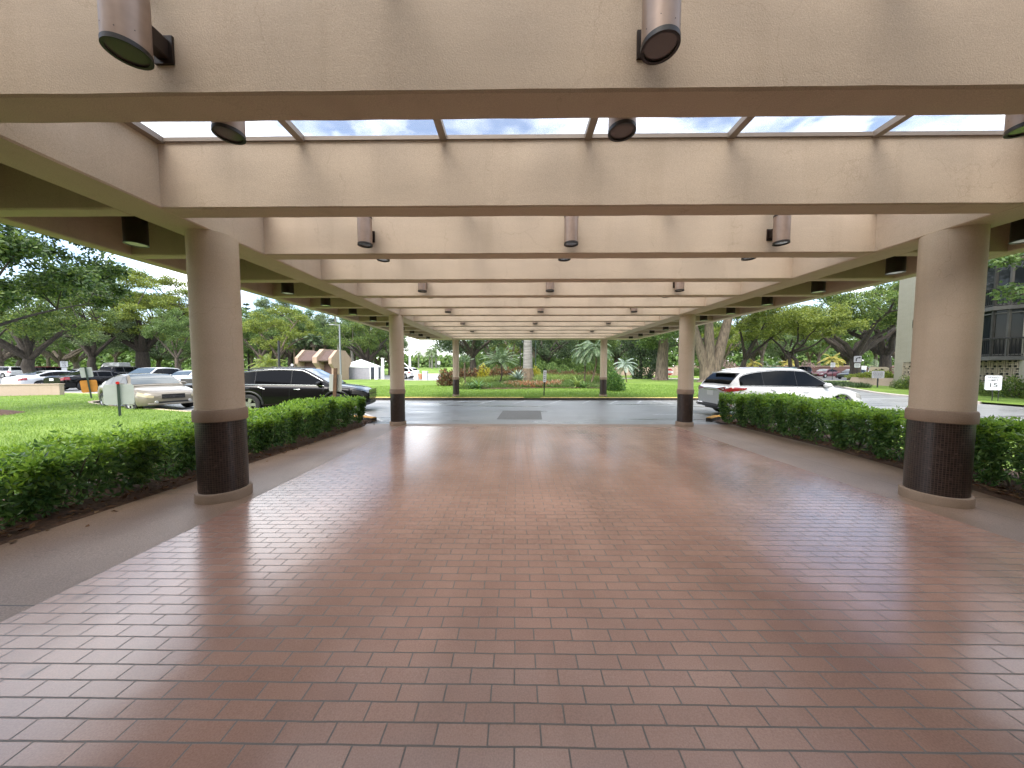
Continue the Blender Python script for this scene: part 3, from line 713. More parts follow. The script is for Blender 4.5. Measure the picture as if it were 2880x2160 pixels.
# ------------------------------------------------------------------ columns
def cyl_uv(name, r, z0, z1, mat, parent, n=64):
    V, F = [], []
    for k in range(n + 1):
        a = 2 * math.pi * k / n
        V += [(r * math.cos(a), r * math.sin(a), z0), (r * math.cos(a), r * math.sin(a), z1)]
    for k in range(n): F.append((2 * k, 2 * k + 2, 2 * k + 3, 2 * k + 1))
    me = bpy.data.meshes.new(name); me.from_pydata(V, [], F); me.materials.append(mat)
    uv = me.uv_layers.new(name='UVMap')
    for p in me.polygons:
        k = p.index
        for li, (kk, z) in zip(p.loop_indices, [(k, z0), (k + 1, z0), (k + 1, z1), (k, z1)]):
            uv.data[li].uv = (2 * math.pi * r * kk / n, z)
    me.polygons.foreach_set('use_smooth', [True] * n); me.update()
    return obj(name, me, parent)

def column(x, y, r, z0, label):
    t = thing('round_column', label, 'column', (x, y, z0), 0, 'columns carrying the canopy')
    H = ZS - z0 + .004
    g = MB(); g.lathe([(r, 1.0), (r, H * .5), (r, H)], 64); g.build('shaft', M['stucco'], t, True)
    g = MB(); g.lathe([(r - .01, .895), (r + .018, .895), (r + .022, .905), (r + .022, 1.0), (r + .014, 1.022), (r - .01, 1.03)], 64); g.build('collar', M['stucco_dark'], t, True)
    cyl_uv('mosaic_band', r + .004, .09, .90, M['mosaic'], t)
    g = MB(); g.lathe([(r + .034, -.02), (r + .034, .085), (r + .026, .1), (r, .106)], 64); g.build('plinth', M['stucco_dark'], t, True)
    return t
column(-3.374, 3.65, .221, zfl(3.65), 'beige column with mosaic base in front of the left hedge, nearest on the left')
column(4.74, 3.65, .232, zfl(3.65), 'beige column with mosaic base in front of the right hedge, nearest on the right')
column(-3.385, 9.22, .195, 0, 'beige column at the left far corner of the tile floor')
column(4.81, 9.22, .198, 0, 'beige column at the right far corner of the tile floor, beside the white car')
column(-3.16, 17.12, .165, .1, 'slim beige column standing on the island lawn beyond the drive, left one')
column(4.62, 17.12, .175, .1, 'slim beige column on the island lawn beside the round dark shrub')

# ------------------------------------------------------------------ light fittings
def ordinal(n): return ['first', 'second', 'third', 'fourth', 'fifth', 'sixth', 'seventh', 'eighth', 'ninth', 'tenth', 'eleventh', 'twelfth', 'thirteenth'][n]
def make_wall_light():
    t = thing('wall_light', 'x', 'light', (0, 0, 0))
    r = .084
    g = MB(); g.lathe([(r - .004, -.155), (r, -.15), (r, .15), (r - .004, .155)], 40); h = g.build('housing', M['bronze'], t, True)
    for z in (-.155, .155):
        s = 1 if z > 0 else -1
        g = MB(); g.lathe([(r + .002, z - .004 * s), (r + .002, z + .018 * s), (r - .012, z + .018 * s), (r - .012, z + .003 * s), (r - .02, z + .002 * s)] if True else [], 40)
        cp = g.build('cap_ring', M['cap'], t, True)
        g = MB(); g.lathe([(r - .011, z + .006 * s), (r - .012, z + .009 * s)], 32); g.build('lens', M['lens'], cp)
    g = MB(); g.box((0, .125, .0), (.06, .10, .10), bev=.008); g.box((0, .168, 0), (.10, .012, .14)); g.build('bracket', M['bronze_dark'], t)
    g = MB()
    for k in range(4):
        a = math.pi + math.pi * (k + .5) / 4; g = MB(); g.lathe([(.0025, 0), (.0025, .003)], 6); o = g.build('screw', M['cap'], h); o.location = ((r - .001) * math.cos(a), (r - .001) * math.sin(a), -.12 + .02 * (k % 2))
    return t
proto = make_wall_light(); first = True
side = ['left', 'middle', 'right']
for bi, n in enumerate(range(0, 12, 2)):
    yb = 1.78 + 1.222 * n
    for fr in (0, 1):
        for k, x in enumerate((-1.853, .676, 3.217)):
            if n == 0 and k == 2 and fr == 0: continue
            y = yb - .174 if fr == 0 else yb + .2 + .174
            if fr == 0: lab = f'bronze cylinder light, {side[k]} one on the near face of the {ordinal(n)} crossbeam from the viewer'
            else: lab = f'bronze cylinder light half hidden behind the {ordinal(n)} crossbeam, {side[k]} one'
            rz = 0 if fr == 0 else math.pi
            if first: t = proto; first = False
            else: t = copy_thing(proto)
            t.location = (x, y, 3.315); t.rotation_euler = (0, 0, rz)
            t['label'] = lab; t['group'] = 'cylinder lights on the crossbeams'
def make_downlight():
    t = thing('downlight', 'x', 'light', (0, 0, 0)); r = .10
    g = MB(); g.lathe([(r, -.19), (r, .37)], 32); g.build('housing', M['bronze_dark'], t, True)
    g = MB(); g.lathe([(r + .002, -.185), (r + .002, -.2), (r - .014, -.2), (r - .014, -.186)], 32); c = g.build('cap_ring', M['cap'], t, True)
    g = MB(); g.lathe([(r - .014, -.195), (r - .016, -.196)], 32); g.build('lens', M['lens_pale'], c)
    return t
proto = make_downlight(); first = True
for sd, x in (('left', -4.3), ('right', 5.6)):
    for n in range(1, 12):
        t = proto if first else copy_thing(proto); first = False
        y = 1.78 + 1.222 * n + .2 + .5
        t.location = (x, y, 3.235)
        t['label'] = f'dark cylinder downlight in the {sd} side bay behind the {ordinal(n)} crossbeam'
        t['group'] = 'downlights in the side bays'
# ------------------------------------------------------------------ vehicles
def hermite(xs, ys):
    xs = np.array(xs, float); ys = np.array(ys, float)
    h = np.diff(xs); d = np.diff(ys) / h
    m = np.zeros(len(xs)); m[0] = d[0]; m[-1] = d[-1]
    for i in range(1, len(xs) - 1):
        m[i] = 0 if d[i - 1] * d[i] <= 0 else 2 * d[i - 1] * d[i] / (d[i - 1] + d[i])
    def f(x):
        x = min(max(x, xs[0]), xs[-1]); i = min(int(np.searchsorted(xs, x, 'right')) - 1, len(xs) - 2)
        t = (x - xs[i]) / h[i]
        return ((2 * t**3 - 3 * t**2 + 1) * ys[i] + (t**3 - 2 * t**2 + t) * h[i] * m[i] + (-2 * t**3 + 3 * t**2) * ys[i + 1] + (t**3 - t**2) * h[i] * m[i + 1])
    return f

KINDS = dict(
 sedan=dict(L=4.75, W=1.80, R=.32, ax=(-1.36, 1.40), belt=[(-2.375, .80), (-2.2, .90), (-1.5, .95), (0, .93), (.9, .90), (1.5, .83), (2.1, .72), (2.375, .60)],
   top=[(-2.375, .84), (-2.2, .985), (-1.7, 1.03), (-1.0, 1.0), (.75, .96), (1.3, .93), (1.9, .84), (2.25, .74), (2.375, .62)],
   roof=[(-1.75, 1.02), (-1.25, 1.22), (-.75, 1.375), (-.2, 1.425), (.25, 1.405), (.6, 1.27), (1.02, .965)], win=[(-1.36, -.672), (-.648, .152), (.176, .80)], ws=(.32, .96), rw=(-1.62, -.86)),
 coupe=dict(L=4.95, W=1.92, R=.345, ax=(-1.45, 1.52), belt=[(-2.475, .88), (-2.3, 1.0), (-1.5, 1.0), (0, .95), (.9, .92), (1.5, .86), (2.1, .76), (2.475, .62)],
   top=[(-2.475, .98), (-2.35, 1.08), (-1.9, 1.09), (-1.0, 1.0), (.75, .98), (1.3, .96), (1.9, .88), (2.3, .78), (2.475, .66)],
   roof=[(-1.85, 1.07), (-1.3, 1.24), (-.75, 1.38), (-.2, 1.42), (.2, 1.40), (.6, 1.26), (1.05, .98)], win=[(-1.3, -.62), (-.56, .2), (.26, .8)], ws=(.32, .98), rw=(-1.75, -.85)),
 suv=dict(L=4.85, W=1.90, R=.37, ax=(-1.40, 1.42), belt=[(-2.425, .98), (-2.2, 1.07), (-1.4, 1.06), (0, 1.03), (.9, 1.0), (1.5, .94), (2.1, .84), (2.425, .68)],
   top=[(-2.425, 1.0), (-2.25, 1.09), (-1.7, 1.09), (-1, 1.06), (.75, 1.06), (1.2, 1.05), (1.8, .98), (2.2, .86), (2.425, .70)],
   roof=[(-2.3, 1.06), (-2.1, 1.30), (-1.82, 1.52), (-1.3, 1.62), (-.5, 1.67), (.2, 1.64), (.62, 1.44), (1.2, 1.07)], win=[(-2.0, -1.226), (-1.212, -.086), (-.072, .94)], ws=(.30, 1.14), rw=(-2.25, -1.86)),
 bigsuv=dict(L=4.95, W=1.95, R=.38, ax=(-1.42, 1.45), belt=[(-2.475, 1.0), (-2.3, 1.10), (-1.4, 1.10), (0, 1.08), (.9, 1.05), (1.5, 1.0), (2.2, .92), (2.475, .75)],
   top=[(-2.475, 1.05), (-2.35, 1.12), (-1.7, 1.12), (-1, 1.10), (.75, 1.10), (1.2, 1.10), (1.9, 1.05), (2.3, .96), (2.475, .80)],
   roof=[(-2.42, 1.10), (-2.34, 1.50), (-2.2, 1.74), (-1.3, 1.78), (-.3, 1.78), (.25, 1.74), (.6, 1.55), (1.05, 1.11)], win=[(-2.2, -1.3), (-1.22, -.2), (-.12, .84)], ws=(.34, 1.0), rw=(-2.40, -2.24)),
 van=dict(L=5.6, W=2.05, R=.36, ax=(-1.75, 1.75), belt=[(-2.8, 1.15), (-2.7, 1.18), (0, 1.18), (1.6, 1.15), (2.2, 1.05), (2.8, .85)],
   top=[(-2.8, 1.16), (-2.7, 1.2), (0, 1.2), (1.7, 1.2), (2.3, 1.1), (2.65, .98), (2.8, .88)],
   roof=[(-2.76, 1.2), (-2.72, 2.2), (-2.6, 2.48), (0, 2.52), (1.1, 2.45), (1.45, 2.2), (2.15, 1.2)], win=[(.8, 1.75)], ws=(1.3, 2.08), rw=None),
)

class Shape:
    def __init__(s, k, sx=1.):
        p = KINDS[k]; s.p = p; s.L = p['L'] / 2; s.W = p['W'] / 2; s.R = p['R']
        s.belt = hermite(*zip(*p['belt'])); s.top = hermite(*zip(*p['top'])); s.roof = hermite(*zip(*p['roof']))
        s.g0, s.g1 = p['roof'][0][0], p['roof'][-1][0]
        s.hr = max(z for _, z in p['roof']); s.tumble = .19 / max(.2, (s.hr - s.belt(0))) if k != 'van' else .08
        L = s.L
        s.hw = hermite([-L, -L + .12, -L + .5, -L + 1.3, 0, L - 1.3, L - .55, L - .2, L - .07, L], [s.W * k2 for k2 in (.70, .86, .955, 1, 1, 1, .955, .85, .70, .50)])
        s.sill = hermite([-L, -L + .25, -L + .7, 0, L - .7, L - .25, L], [.42, .30, .24, .22, .22, .24, .30])
    def zb(s, x):
        z = s.sill(x)
        for a in s.p['ax']:
            ra = s.R + .065
            if abs(x - a) < ra: z = max(z, s.R + math.sqrt(ra * ra - (x - a) ** 2) * .98)
        return z
    NT = 9
    def sec(s, x):
        w = s.hw(x); b = s.belt(x); z0 = min(s.zb(x), b - .1); t = s.top(x)
        if s.g0 + .25 < x < s.g1 - .1: t = max(t, b + .015)
        P = [(w * .93, z0), (w * .985, z0 + (b - z0) * .16), (w * 1.0, z0 + (b - z0) * .42), (w * .992, z0 + (b - z0) * .70), (w * .965, z0 + (b - z0) * .92), (w * .92, b + .008),
             (w * .80, b + (t - b) * .62), (w * .42, b + (t - b) * .95 + .002), (0, t + .004)]
        return P
    def S(s, x, t, side=1, off=0.):
        """point on the lower body: t in 0..8 runs from sill to centre line"""
        def at(xx, tt):
            P = s.sec(xx); i = min(int(tt), len(P) - 2); f = tt - i
            return Vector((xx, side * (P[i][0] * (1 - f) + P[i + 1][0] * f), P[i][1] * (1 - f) + P[i + 1][1] * f))
        p = at(x, t)
        if off:
            e = .02; dx = at(min(x + e, s.L), t) - at(max(x - e, -s.L), t); dt = at(x, min(t + .05, 7.99)) - at(x, max(t - .05, 0))
            n = dx.cross(dt); n.normalize()
            if n.dot(Vector((p.x * .15, p.y, .25))) < 0: n = -n
            p = p + n * off
        return p
    def gw(s, x, h):                      # half width of the glasshouse at height h above the belt
        return s.hw(x) * .92 - .012 - s.tumble * h
    def cab(s, x, off=0.):
        b = s.belt(x) - .01; h = max(.02, s.roof(x) - b)
        e = [(s.gw(x, 0), b), (s.gw(x, h * .5), b + h * .5), (s.gw(x, h * .86), b + h * .86), (s.gw(x, h) - .045, b + h * .975), (s.gw(x, h) * .62, b + h + .006), (0, b + h + .016)]
        return e

def stations(s):
    xs = set(np.linspace(-s.L, s.L, 41).tolist()); ra = s.R + .065
    for a in s.p['ax']:
        for k in range(15):
            xs.add(a + ra * math.cos(math.pi * k / 14) * .9999)
        xs.add(a + ra * 1.003); xs.add(a - ra * 1.003)
    xs |= {-s.L + .03, -s.L + .07, s.L - .02, s.L - .045, s.L - .07, s.L - .1, s.L - .14}
    return sorted(x for x in xs if -s.L <= x <= s.L)

def loft(secs):
    """mirrored loft through half sections [(x, [(y,z)...])]"""
    V, F = [], []; m = len(secs[0][1]); w = 2 * m - 1
    for x, P in secs:
        V += [(x, y, z) for y, z in P] + [(x, -y, z) for y, z in reversed(P[:-1])]
    for i in range(len(secs) - 1):
        for k in range(w - 1):
            a = i * w + k; F.append((a, a + w, a + w + 1, a + 1))
    F.append(tuple(range(w))); F.append(tuple(reversed(range((len(secs) - 1) * w, len(secs) * w))))
    return V, F

WHEEL = {}
def wheel_meshes(r, style):
    if (r, style) in WHEEL: return WHEEL[r, style]
    g = MB(); w = .11
    g.lathe([(r * .62, -w), (r * .9, -w * 1.02), (r * .985, -w * .8), (r, -w * .4), (r, w * .4), (r * .985, w * .8), (r * .9, w * 1.02), (r * .62, w)], 36, axis='y', closed=True)
    g.lathe([(.02, -w * .2), (r * .63, -w * .2), (r * .63, w * .2), (.02, w * .2)], 24, axis='y')
    t = g.build('tyre', M['tyre'], None, True)
    g = MB()
    g.lathe([(r * .60, -w * .96), (r * .665, -w * 1.0), (r * .66, -w * .8), (r * .585, -w * .8)], 36, axis='y', closed=True)
    g.lathe([(.0, -w * .82), (r * .14, -w * .80), (r * .16, -w * .5), (.0, -w * .5)], 16, axis='y')
    ns = 5 if style != 'multi' else 9
    for k in range(ns):
        a = 2 * math.pi * k / ns; wd = .055 if ns == 5 else .026
        ux, uz = math.cos(a), math.sin(a); px, pz = -uz, ux
        q = []
        for rr, hw2 in ((r * .1, wd * .8), (r * .62, wd)):
            for sg in (-1, 1):
                for yy in (-w * .84, -w * .55): q.append((ux * rr + px * hw2 * sg, yy, uz * rr + pz * hw2 * sg))
        g.add(q, [(0, 2, 6, 4), (1, 5, 7, 3), (0, 4, 5, 1), (2, 3, 7, 6), (4, 6, 7, 5), (0, 1, 3, 2)])
    rm = g.build('rim', M['rim_dark'] if style == 'dark' else M['rim'], None, True)
    WHEEL[r, style] = (t.data, rm.data)
    bpy.data.objects.remove(t); bpy.data.objects.remove(rm)
    return WHEEL[r, style]

def car(kind, pnt, loc, rz, label, cat='car', name='parked_car', sx=1., wheel='five', style='', group=None):
    s = Shape(kind); t = thing(name, label, cat, loc, rz, group); t.scale = (sx, 1, 1)
    L, W, Rr = s.L, s.W, s.R; PM = PAINT[pnt]
    g = MB(); V, F = loft([(x, s.sec(x)) for x in stations(s)]); g.add(V, F); body = g.build('body', PM, t, True, 32)
    xs = np.linspace(s.g0, s.g1, 44); g = MB(); V, F = loft([(x, s.cab(x)) for x in xs]); g.add(V, F); roof = g.build('roof', PM, t, True, 40)
    g = MB(); g.box((0, 0, .42), (2 * L - .5, 2 * W - .62, .36)); 
    for a in s.p['ax']: g.box((a, 0, .50), (.9, 2 * W - .5, .5))
    g.build('underbody', M['trim'], t)
    # side windows
    for sd in (1, -1):
        for (xa, xb) in s.p['win']:
            g = MB(); V, F = [], []; n = 14
            for i in range(n + 1):
                x = xa + (xb - xa) * i / n; b = s.belt(x) - .01; h = s.roof(x) - b
                lo, hi = .055, max(.075, h - (.085 if kind != 'van' else .55))
                for q in (0, .5, 1):
                    hh = lo + (hi - lo) * q; V.append((x, sd * (s.gw(x, hh) + .007), b + hh))
            for i in range(n):
                for q in (0, 1): a = i * 3 + q; F.append((a, a + 3, a + 4, a + 1))
            g.add(V, F); g.build('window', M['carglass'], t, True)
        for (xa, xb), (xc, xd) in zip(s.p['win'], s.p['win'][1:]):
            g = MB(); V = []
            for x in (xb - .03, xc + .03):
                b = s.belt(x) - .01; h = s.roof(x) - b
                V += [(x, sd * (s.gw(x, .055) + .005), b + .055), (x, sd * (s.gw(x, max(.075, h - .085)) + .005), b + max(.075, h - .085))]
            g.add(V, [(0, 2, 3, 1)]); g.build('pillar_trim', M['trim'], roof)
        if kind != 'van':                       # bright or black line under the glass
            xa, xb = s.p['win'][0][0], s.p['win'][-1][1]
            g = MB(); g.tube([(x, sd * (s.gw(x, .03) + .006), s.belt(x) + .022) for x in np.linspace(xa, xb + .06, 16)], .010, 6)
            g.tube([(x, sd * (s.gw(x, s.roof(x) - s.belt(x) - .05) + .004), s.roof(x) - .055) for x in np.linspace(xa, xb, 18)], .008, 6)
            g.build('window_trim', M['chrome'] if style in ('black_suv',) else M['trim'], roof, True)
    # windscreen and rear window
    for nm, rng_ in (('windscreen', s.p['ws']), ('rear_window', s.p['rw'])):
        if rng_ is None: continue
        g = MB(); V, F = [], []; n, m = 12, 10
        for i in range(n + 1):
            x = rng_[0] + (rng_[1] - rng_[0]) * i / n; e = .01
            sl = (s.roof(x + e) - s.roof(x - e)) / (2 * e); nx, nz = -sl, 1.; l = math.hypot(nx, nz); nx, nz = nx / l, nz / l
            b = s.belt(x) - .01; h = s.roof(x) - b; w = s.gw(x, h) - .06
            for k in range(m + 1):
                y = -w + 2 * w * k / m; f = abs(y) / (s.gw(x, h))
                z = b + h + .016 - .010 * (f / .62 if f < .62 else 1) - (max(0, f - .62) / .38) * h * .025
                V.append((x + nx * .009, y, z + nz * .009))
        for i in range(n):
            for k in range(m): a = i * (m + 1) + k; F.append((a, a + m + 1, a + m + 2, a + 1))
        g.add(V, F); g.build(nm, M['windscreen'] if nm == 'windscreen' else M['carglass'], t, True)
    # wheels
    td, rd = wheel_meshes(Rr, wheel)
    for a in s.p['ax']:
        for sd in (1, -1):
            o = obj('wheel', td, t); o.location = (a, sd * (W - .125), Rr); o.rotation_euler = (0, 0, 0 if sd < 0 else math.pi)
            if style == 'tan' and a > 0: o.rotation_euler[2] += R(14)
            obj('rim', rd, o)
    def patch(nm, x0, x1, t0, t1, mat, sd, off=.008, n=8, m=4, skew=0.):
        g = MB(); V, F = [], []
        for i in range(n + 1):
            for k in range(m + 1):
                f = k / m; tt0 = t0 + skew * i / n * (t1 - t0) * .5; tt1 = t1 - skew * i / n * (t1 - t0) * .5
                V.append(s.S(x0 + (x1 - x0) * i / n, tt0 + (tt1 - tt0) * f, sd, off))
        for i in range(n):
            for k in range(m): a = i * (m + 1) + k; F.append((a, a + m + 1, a + m + 2, a + 1))
        g.add(V, F); return g.build(nm, mat, t, True)
    old = style == 'tan'
    for sd in (1, -1):
        patch('headlight', L - (.5 if kind != 'van' else .35), L - .035, 3.15, 4.5, M['headlight_old'] if old else (M['trim'] if style == 'black_suv' else M['headlight']), sd, skew=0. if old else -.0)
        if kind in ('suv', 'bigsuv') and style == 'white_suv':
            patch('taillight', -L + .012, -L + .60, 3.25, 4.75, M['tail'], sd, skew=.75)
            g = MB(); g.add([(-L - .012, sd * .30, .985), (-L - .012, sd * .66, .90), (-L + .03, sd * .70, 1.05), (-L - .012, sd * .64, 1.05)], [(0, 1, 2, 3)]); g.build('taillight', M['tail'], t)
        else: patch('taillight', -L + .015, -L + (.36 if kind != 'van' else .1), 3.0, 4.6, M['tail'], sd)
        # mirror, handles, door seams
        xm = s.p['ws'][1] - .30 if kind != 'van' else 1.75
        g = MB(); zc = s.belt(xm) + .10; yc = s.gw(xm, .1) + .13
        g.lathe([(0.0, -.075), (.05, -.06), (.075, -.02), (.078, .04), (.06, .07), (.0, .075)], 16, (xm, sd * yc, zc), axis='x')
        V2 = [(v[0], sd * yc + (v[1] - sd * yc) * 1.55, v[2]) for v in g.v]; g.v = V2
        g.box((xm + .02, sd * (yc - .12), zc - .05), (.06, .12, .04))
        g.build('mirror', PM if style != 'tan' else PM, t, True)
        if kind != 'van':
            for xh in (s.p['win'][-1][0] + .12, s.p['win'][-2][0] + .14):
                g = MB(); p = s.S(xh, 3.62, sd, .018); q = s.S(xh + .2, 3.62, sd, .018); g.tube([p, p.lerp(q, .5) + Vector((0, sd * .012, 0)), q], [.012, .015, .012], 6)
                g.build('door_handle', M['chrome'] if style == 'black_suv' else PM, t, True)
            g = MB()
            for xd in (s.p['win'][-1][0] - .03, s.p['win'][-1][1] + .12, s.p['win'][-2][0] - .0):
                if any(abs(xd - a) < Rr + .07 for a in s.p['ax']): xd = s.p['ax'][0] + Rr + .10
                g.tube([s.S(xd, tt, sd, .001) for tt in np.linspace(.5, 5, 9)], .0035, 4)
            g.build('door_seam', M['trim'], body)
    # grille, lower intake, plates
    zf = s.top(L)
    def plate(nm, x, z, w, h, mat, n=1, sgn=1, parent=None, bar=False):
        g = MB(); g.box((x, 0, z), (.03, w, h), bev=0.)
        o = g.build(nm, mat, parent or t)
        return o
    gw = .66 if kind == 'sedan' else 1.0
    gr = plate('grille', L + .004, s.belt(L) - .02 if kind != 'van' else .7, gw, .17 if kind in ('sedan', 'coupe') else .34, M['trim'])
    g = MB()
    hgt = .17 if kind in ('sedan', 'coupe') else .34
    for k in range(3 if hgt < .2 else 5):
        z = (s.belt(L) - .02 if kind != 'van' else .7) - hgt / 2 + hgt * (k + .5) / (3 if hgt < .2 else 5)
        g.box((L + .020, 0, z), (.012, gw * .97, .018))
    g.build('grille_bar', M['chrome'], gr)
    plate('lower_intake', L - .002, .36 if kind != 'van' else .42, .84, .06, M['trim'])
    plate('number_plate', -L - .006, .82 if kind in ('suv', 'bigsuv', 'coupe') else .72, .32, .16, M['plate'])
    g = MB(); g.tube([(-L + .02 + .10 * (abs(y) / W) ** 3, y, .40) for y in np.linspace(-W * .8, W * .8, 13)], .075, 8); g.build('rear_valance', M['trim'], t, True)
    g = MB(); g.tube([(L - .03 - .16 * (abs(y) / W) ** 3, y, .30) for y in np.linspace(-W * .76, W * .76, 13)], .05, 8); g.build('front_lip', M['trim'] if not old else PM, t, True)
    if style == 'tan':
        for sd in (1, -1):
            g = MB(); g.lathe([(.0, .0), (.045, 0.), (.055, -.01), (.055, -.05)], 18, (L + .01, sd * .475, .375), axis='x'); g.build('fog_light', M['headlight'], t, True)
        g = MB(); g.prism([(-.10, 0), (0, -.05), (.10, 0), (0, .05)], 0, .012); o = g.build('badge', M['chrome'], gr); o.rotation_euler = (R(90), 0, R(90)); o.location = (L + .022, 0, s.belt(L) - .02)
    if style == 'white_suv':
        for sd in (1, -1):
            g = MB(); g.tube([(-L - .02, sd * (.52 + .2 * a), .40 + .055 * b) for a, b in ((-.7, 1), (.7, .9), (.5, -1), (-.4, -1), (-.7, 1))], .016, 8); g.build('exhaust_tip', M['chrome'], t, True)
            p = [s.S(-L + .14, 1.0, sd, .010), s.S(-L + .10, 2.1, sd, .010)]
            g = MB(); g.tube(p, .018, 6); g.build('rear_reflector', M['tail'], t, True)
        g = MB(); g.box((-1.90, 0, 1.512), (.34, .96, .035), bev=.01); g.build('spoiler', PM, t, True)
        g = MB(); g.prism([(-.10, -.012), (.10, -.02), (.10, .02), (-.10, .012)], 0, .055); o = g.build('antenna_fin', PM, t); o.location = (-1.62, 0, 1.595)
        g = MB(); g.box((-L - .014, 0, .93), (.012, .7, .02)); g.build('tailgate_trim', M['chrome'], t)
        g = MB()
        for sd in (1, -1): g.tube([(x, sd * (s.gw(x, .6) - .06), s.roof(x) + .015) for x in np.linspace(-1.6, .1, 10)], .014, 6)
        g.build('roof_rail', M['chrome'], t, True)
    if style == 'black_suv':
        g = MB()
        for sd in (1, -1): g.tube([(x, sd * (s.gw(x, .6) - .05), s.roof(x) + .03) for x in np.linspace(-1.75, .15, 10)], .018, 6)
        g.build('roof_rail', M['trim'], t, True)
        g = MB()
        for r_ in range(4):
            for c in range(9):
                g.box((L + .03, -.56 + 1.12 * c / 8 + (.06 if r_ % 2 else 0), .56 + .09 * r_), (.02, .075, .034))
        g.build('grille_stud', M['chrome'], gr)
        for sd in (1, -1):
            g = MB()
            for a in s.p['ax']:
                g = MB(); g.tube([(a + (Rr + .09) * math.cos(R(q)), sd * (s.hw(a) * .99), Rr + (Rr + .09) * math.sin(R(q))) for q in range(0, 181, 12)], .035, 6)
                g.build('arch_cladding', M['trim'], t, True)
    return t

ZR = -.05
car('sedan', 'tan', (-15.55, 13.45, ZR), R(-24), 'tan older sedan with hazy headlights parked in the bay behind the left lawn', style='tan')
car('suv', 'black', (-8.19, 12.45, ZR), R(10), 'glossy black crossover parked close behind the left hedge', style='black_suv', sx=1.03)
car('suv', 'white', (9.2, 11.5, ZR), R(4), 'white crossover with red wedge taillights parked behind the right hedge', style='white_suv', sx=1.0)
LOT = 'cars in the left parking lot'
car('coupe', 'black', (-32.5, 24.9, ZR), R(86), 'black muscle sedan seen from behind beside the orange sign', group=LOT, wheel='dark')
car('sedan', 'white', (-36.9, 25.6, ZR), R(88), 'white sedan showing its red taillight above the low beige wall', group=LOT)
car('suv', 'white', (-29.7, 26.1, ZR), R(-82), 'white crossover facing the drive behind the tan sedan and orange sign', group=LOT)
car('sedan', 'white', (-27.2, 26.8, ZR), R(-86), 'white sedan nose out between the white crossover and the silver crossover', group=LOT)
car('suv', 'silver', (-24.7, 26.3, ZR), R(-84), 'silver blue crossover half hidden by the nearest left column', group=LOT, wheel='multi')
car('van', 'grey', (-70.2, 56.0, ZR), R(166), 'tall white cargo van with closed rear doors beyond the parked cars', cat='van', name='cargo_van')
car('bigsuv', 'black', (-46.6, 38.5, ZR), R(95), 'dark boxy off-roader parked between the cargo van and the white crossover', group=LOT, wheel='dark')
car('bigsuv', 'maroon', (-70.5, 48.5, ZR), R(92), 'dark maroon off-roader parked under the leaning oak', group=LOT)
car('bigsuv', 'white', (-79.5, 49.5, ZR), R(176), 'white van-like car at the far left edge of the lot', group=LOT)
car('sedan', 'white', (-62.5, 46, ZR), R(100), 'distant white car roof showing below the speed limit plate', group=LOT)
car('suv', 'white', (-16.2, 47.5, ZR), R(140), 'white hatchback waiting at the raised barrier arm')
RLOT = 'cars in the right parking lot'
car('sedan', 'red', (49.6, 52.5, ZR), R(196), 'maroon red sedan facing left in the far right lot', group=RLOT)
car('sedan', 'charcoal', (48.3, 47.0, ZR), R(200), 'dark grey sedan with bright windscreen in front of the red sedan', group=RLOT)
car('suv', 'white', (55.8, 51.5, ZR), R(205), 'pale car behind the planter, its windscreen glaring white', group=RLOT)
car('bigsuv', 'black', (42.6, 50.5, ZR), R(178), 'black car showing above the white crossover bonnet', group=RLOT)
car('suv', 'white', (40.5, 56, ZR), R(180), 'white car roof behind the roof of the white crossover', group=RLOT)

# ------------------------------------------------------------------ signs, posts, walls
def sign(name, label, loc, H, boards, rz=0., post='post_green', tilt=0., postr=.028, cat='sign', group=None, lines=None):
    """boards: (width, height, z of centre, material)"""
    t = thing(name, label, cat, loc, rz, group); t.rotation_euler = (0, tilt, rz)
    g = MB(); g.box((0, 0, H / 2 - .1), (postr * 2, postr * 1.4, H + .2)); g.build('post', M[post], t)
    out = []
    for (w, h, z, mat) in boards:
        g = MB(); c = min(w, h) * .08
        poly = [(-w / 2 + c, -h / 2), (w / 2 - c, -h / 2), (w / 2, -h / 2 + c), (w / 2, h / 2 - c), (w / 2 - c, h / 2), (-w / 2 + c, h / 2), (-w / 2, h / 2 - c), (-w / 2, -h / 2 + c)]
        g.prism(poly, -.004, .004); o = g.build('sign_board', M[mat], t)
        o.rotation_euler = (R(90), 0, 0); o.location = (0, -postr - .006, z); out.append(o)
    return t, out
def textlines(board, rows, w, hh, mat='sign_black'):
    g = MB()
    for (y, ww) in rows:
        x = -ww / 2
        while x < ww / 2 - .01:
            l = min(random.Random(int(x * 900 + y * 77)).uniform(.04, .09), ww / 2 - x); g.box((x + l / 2, y, .006), (l, hh, .003)); x += l + .02
    g.build('lettering', M[mat], board)
def text_on(board, body, size, y, mat='sign_black'):
    return text_part('lettering', body, size, M[mat], board, (0, y, .0055), (0, 0, 0))

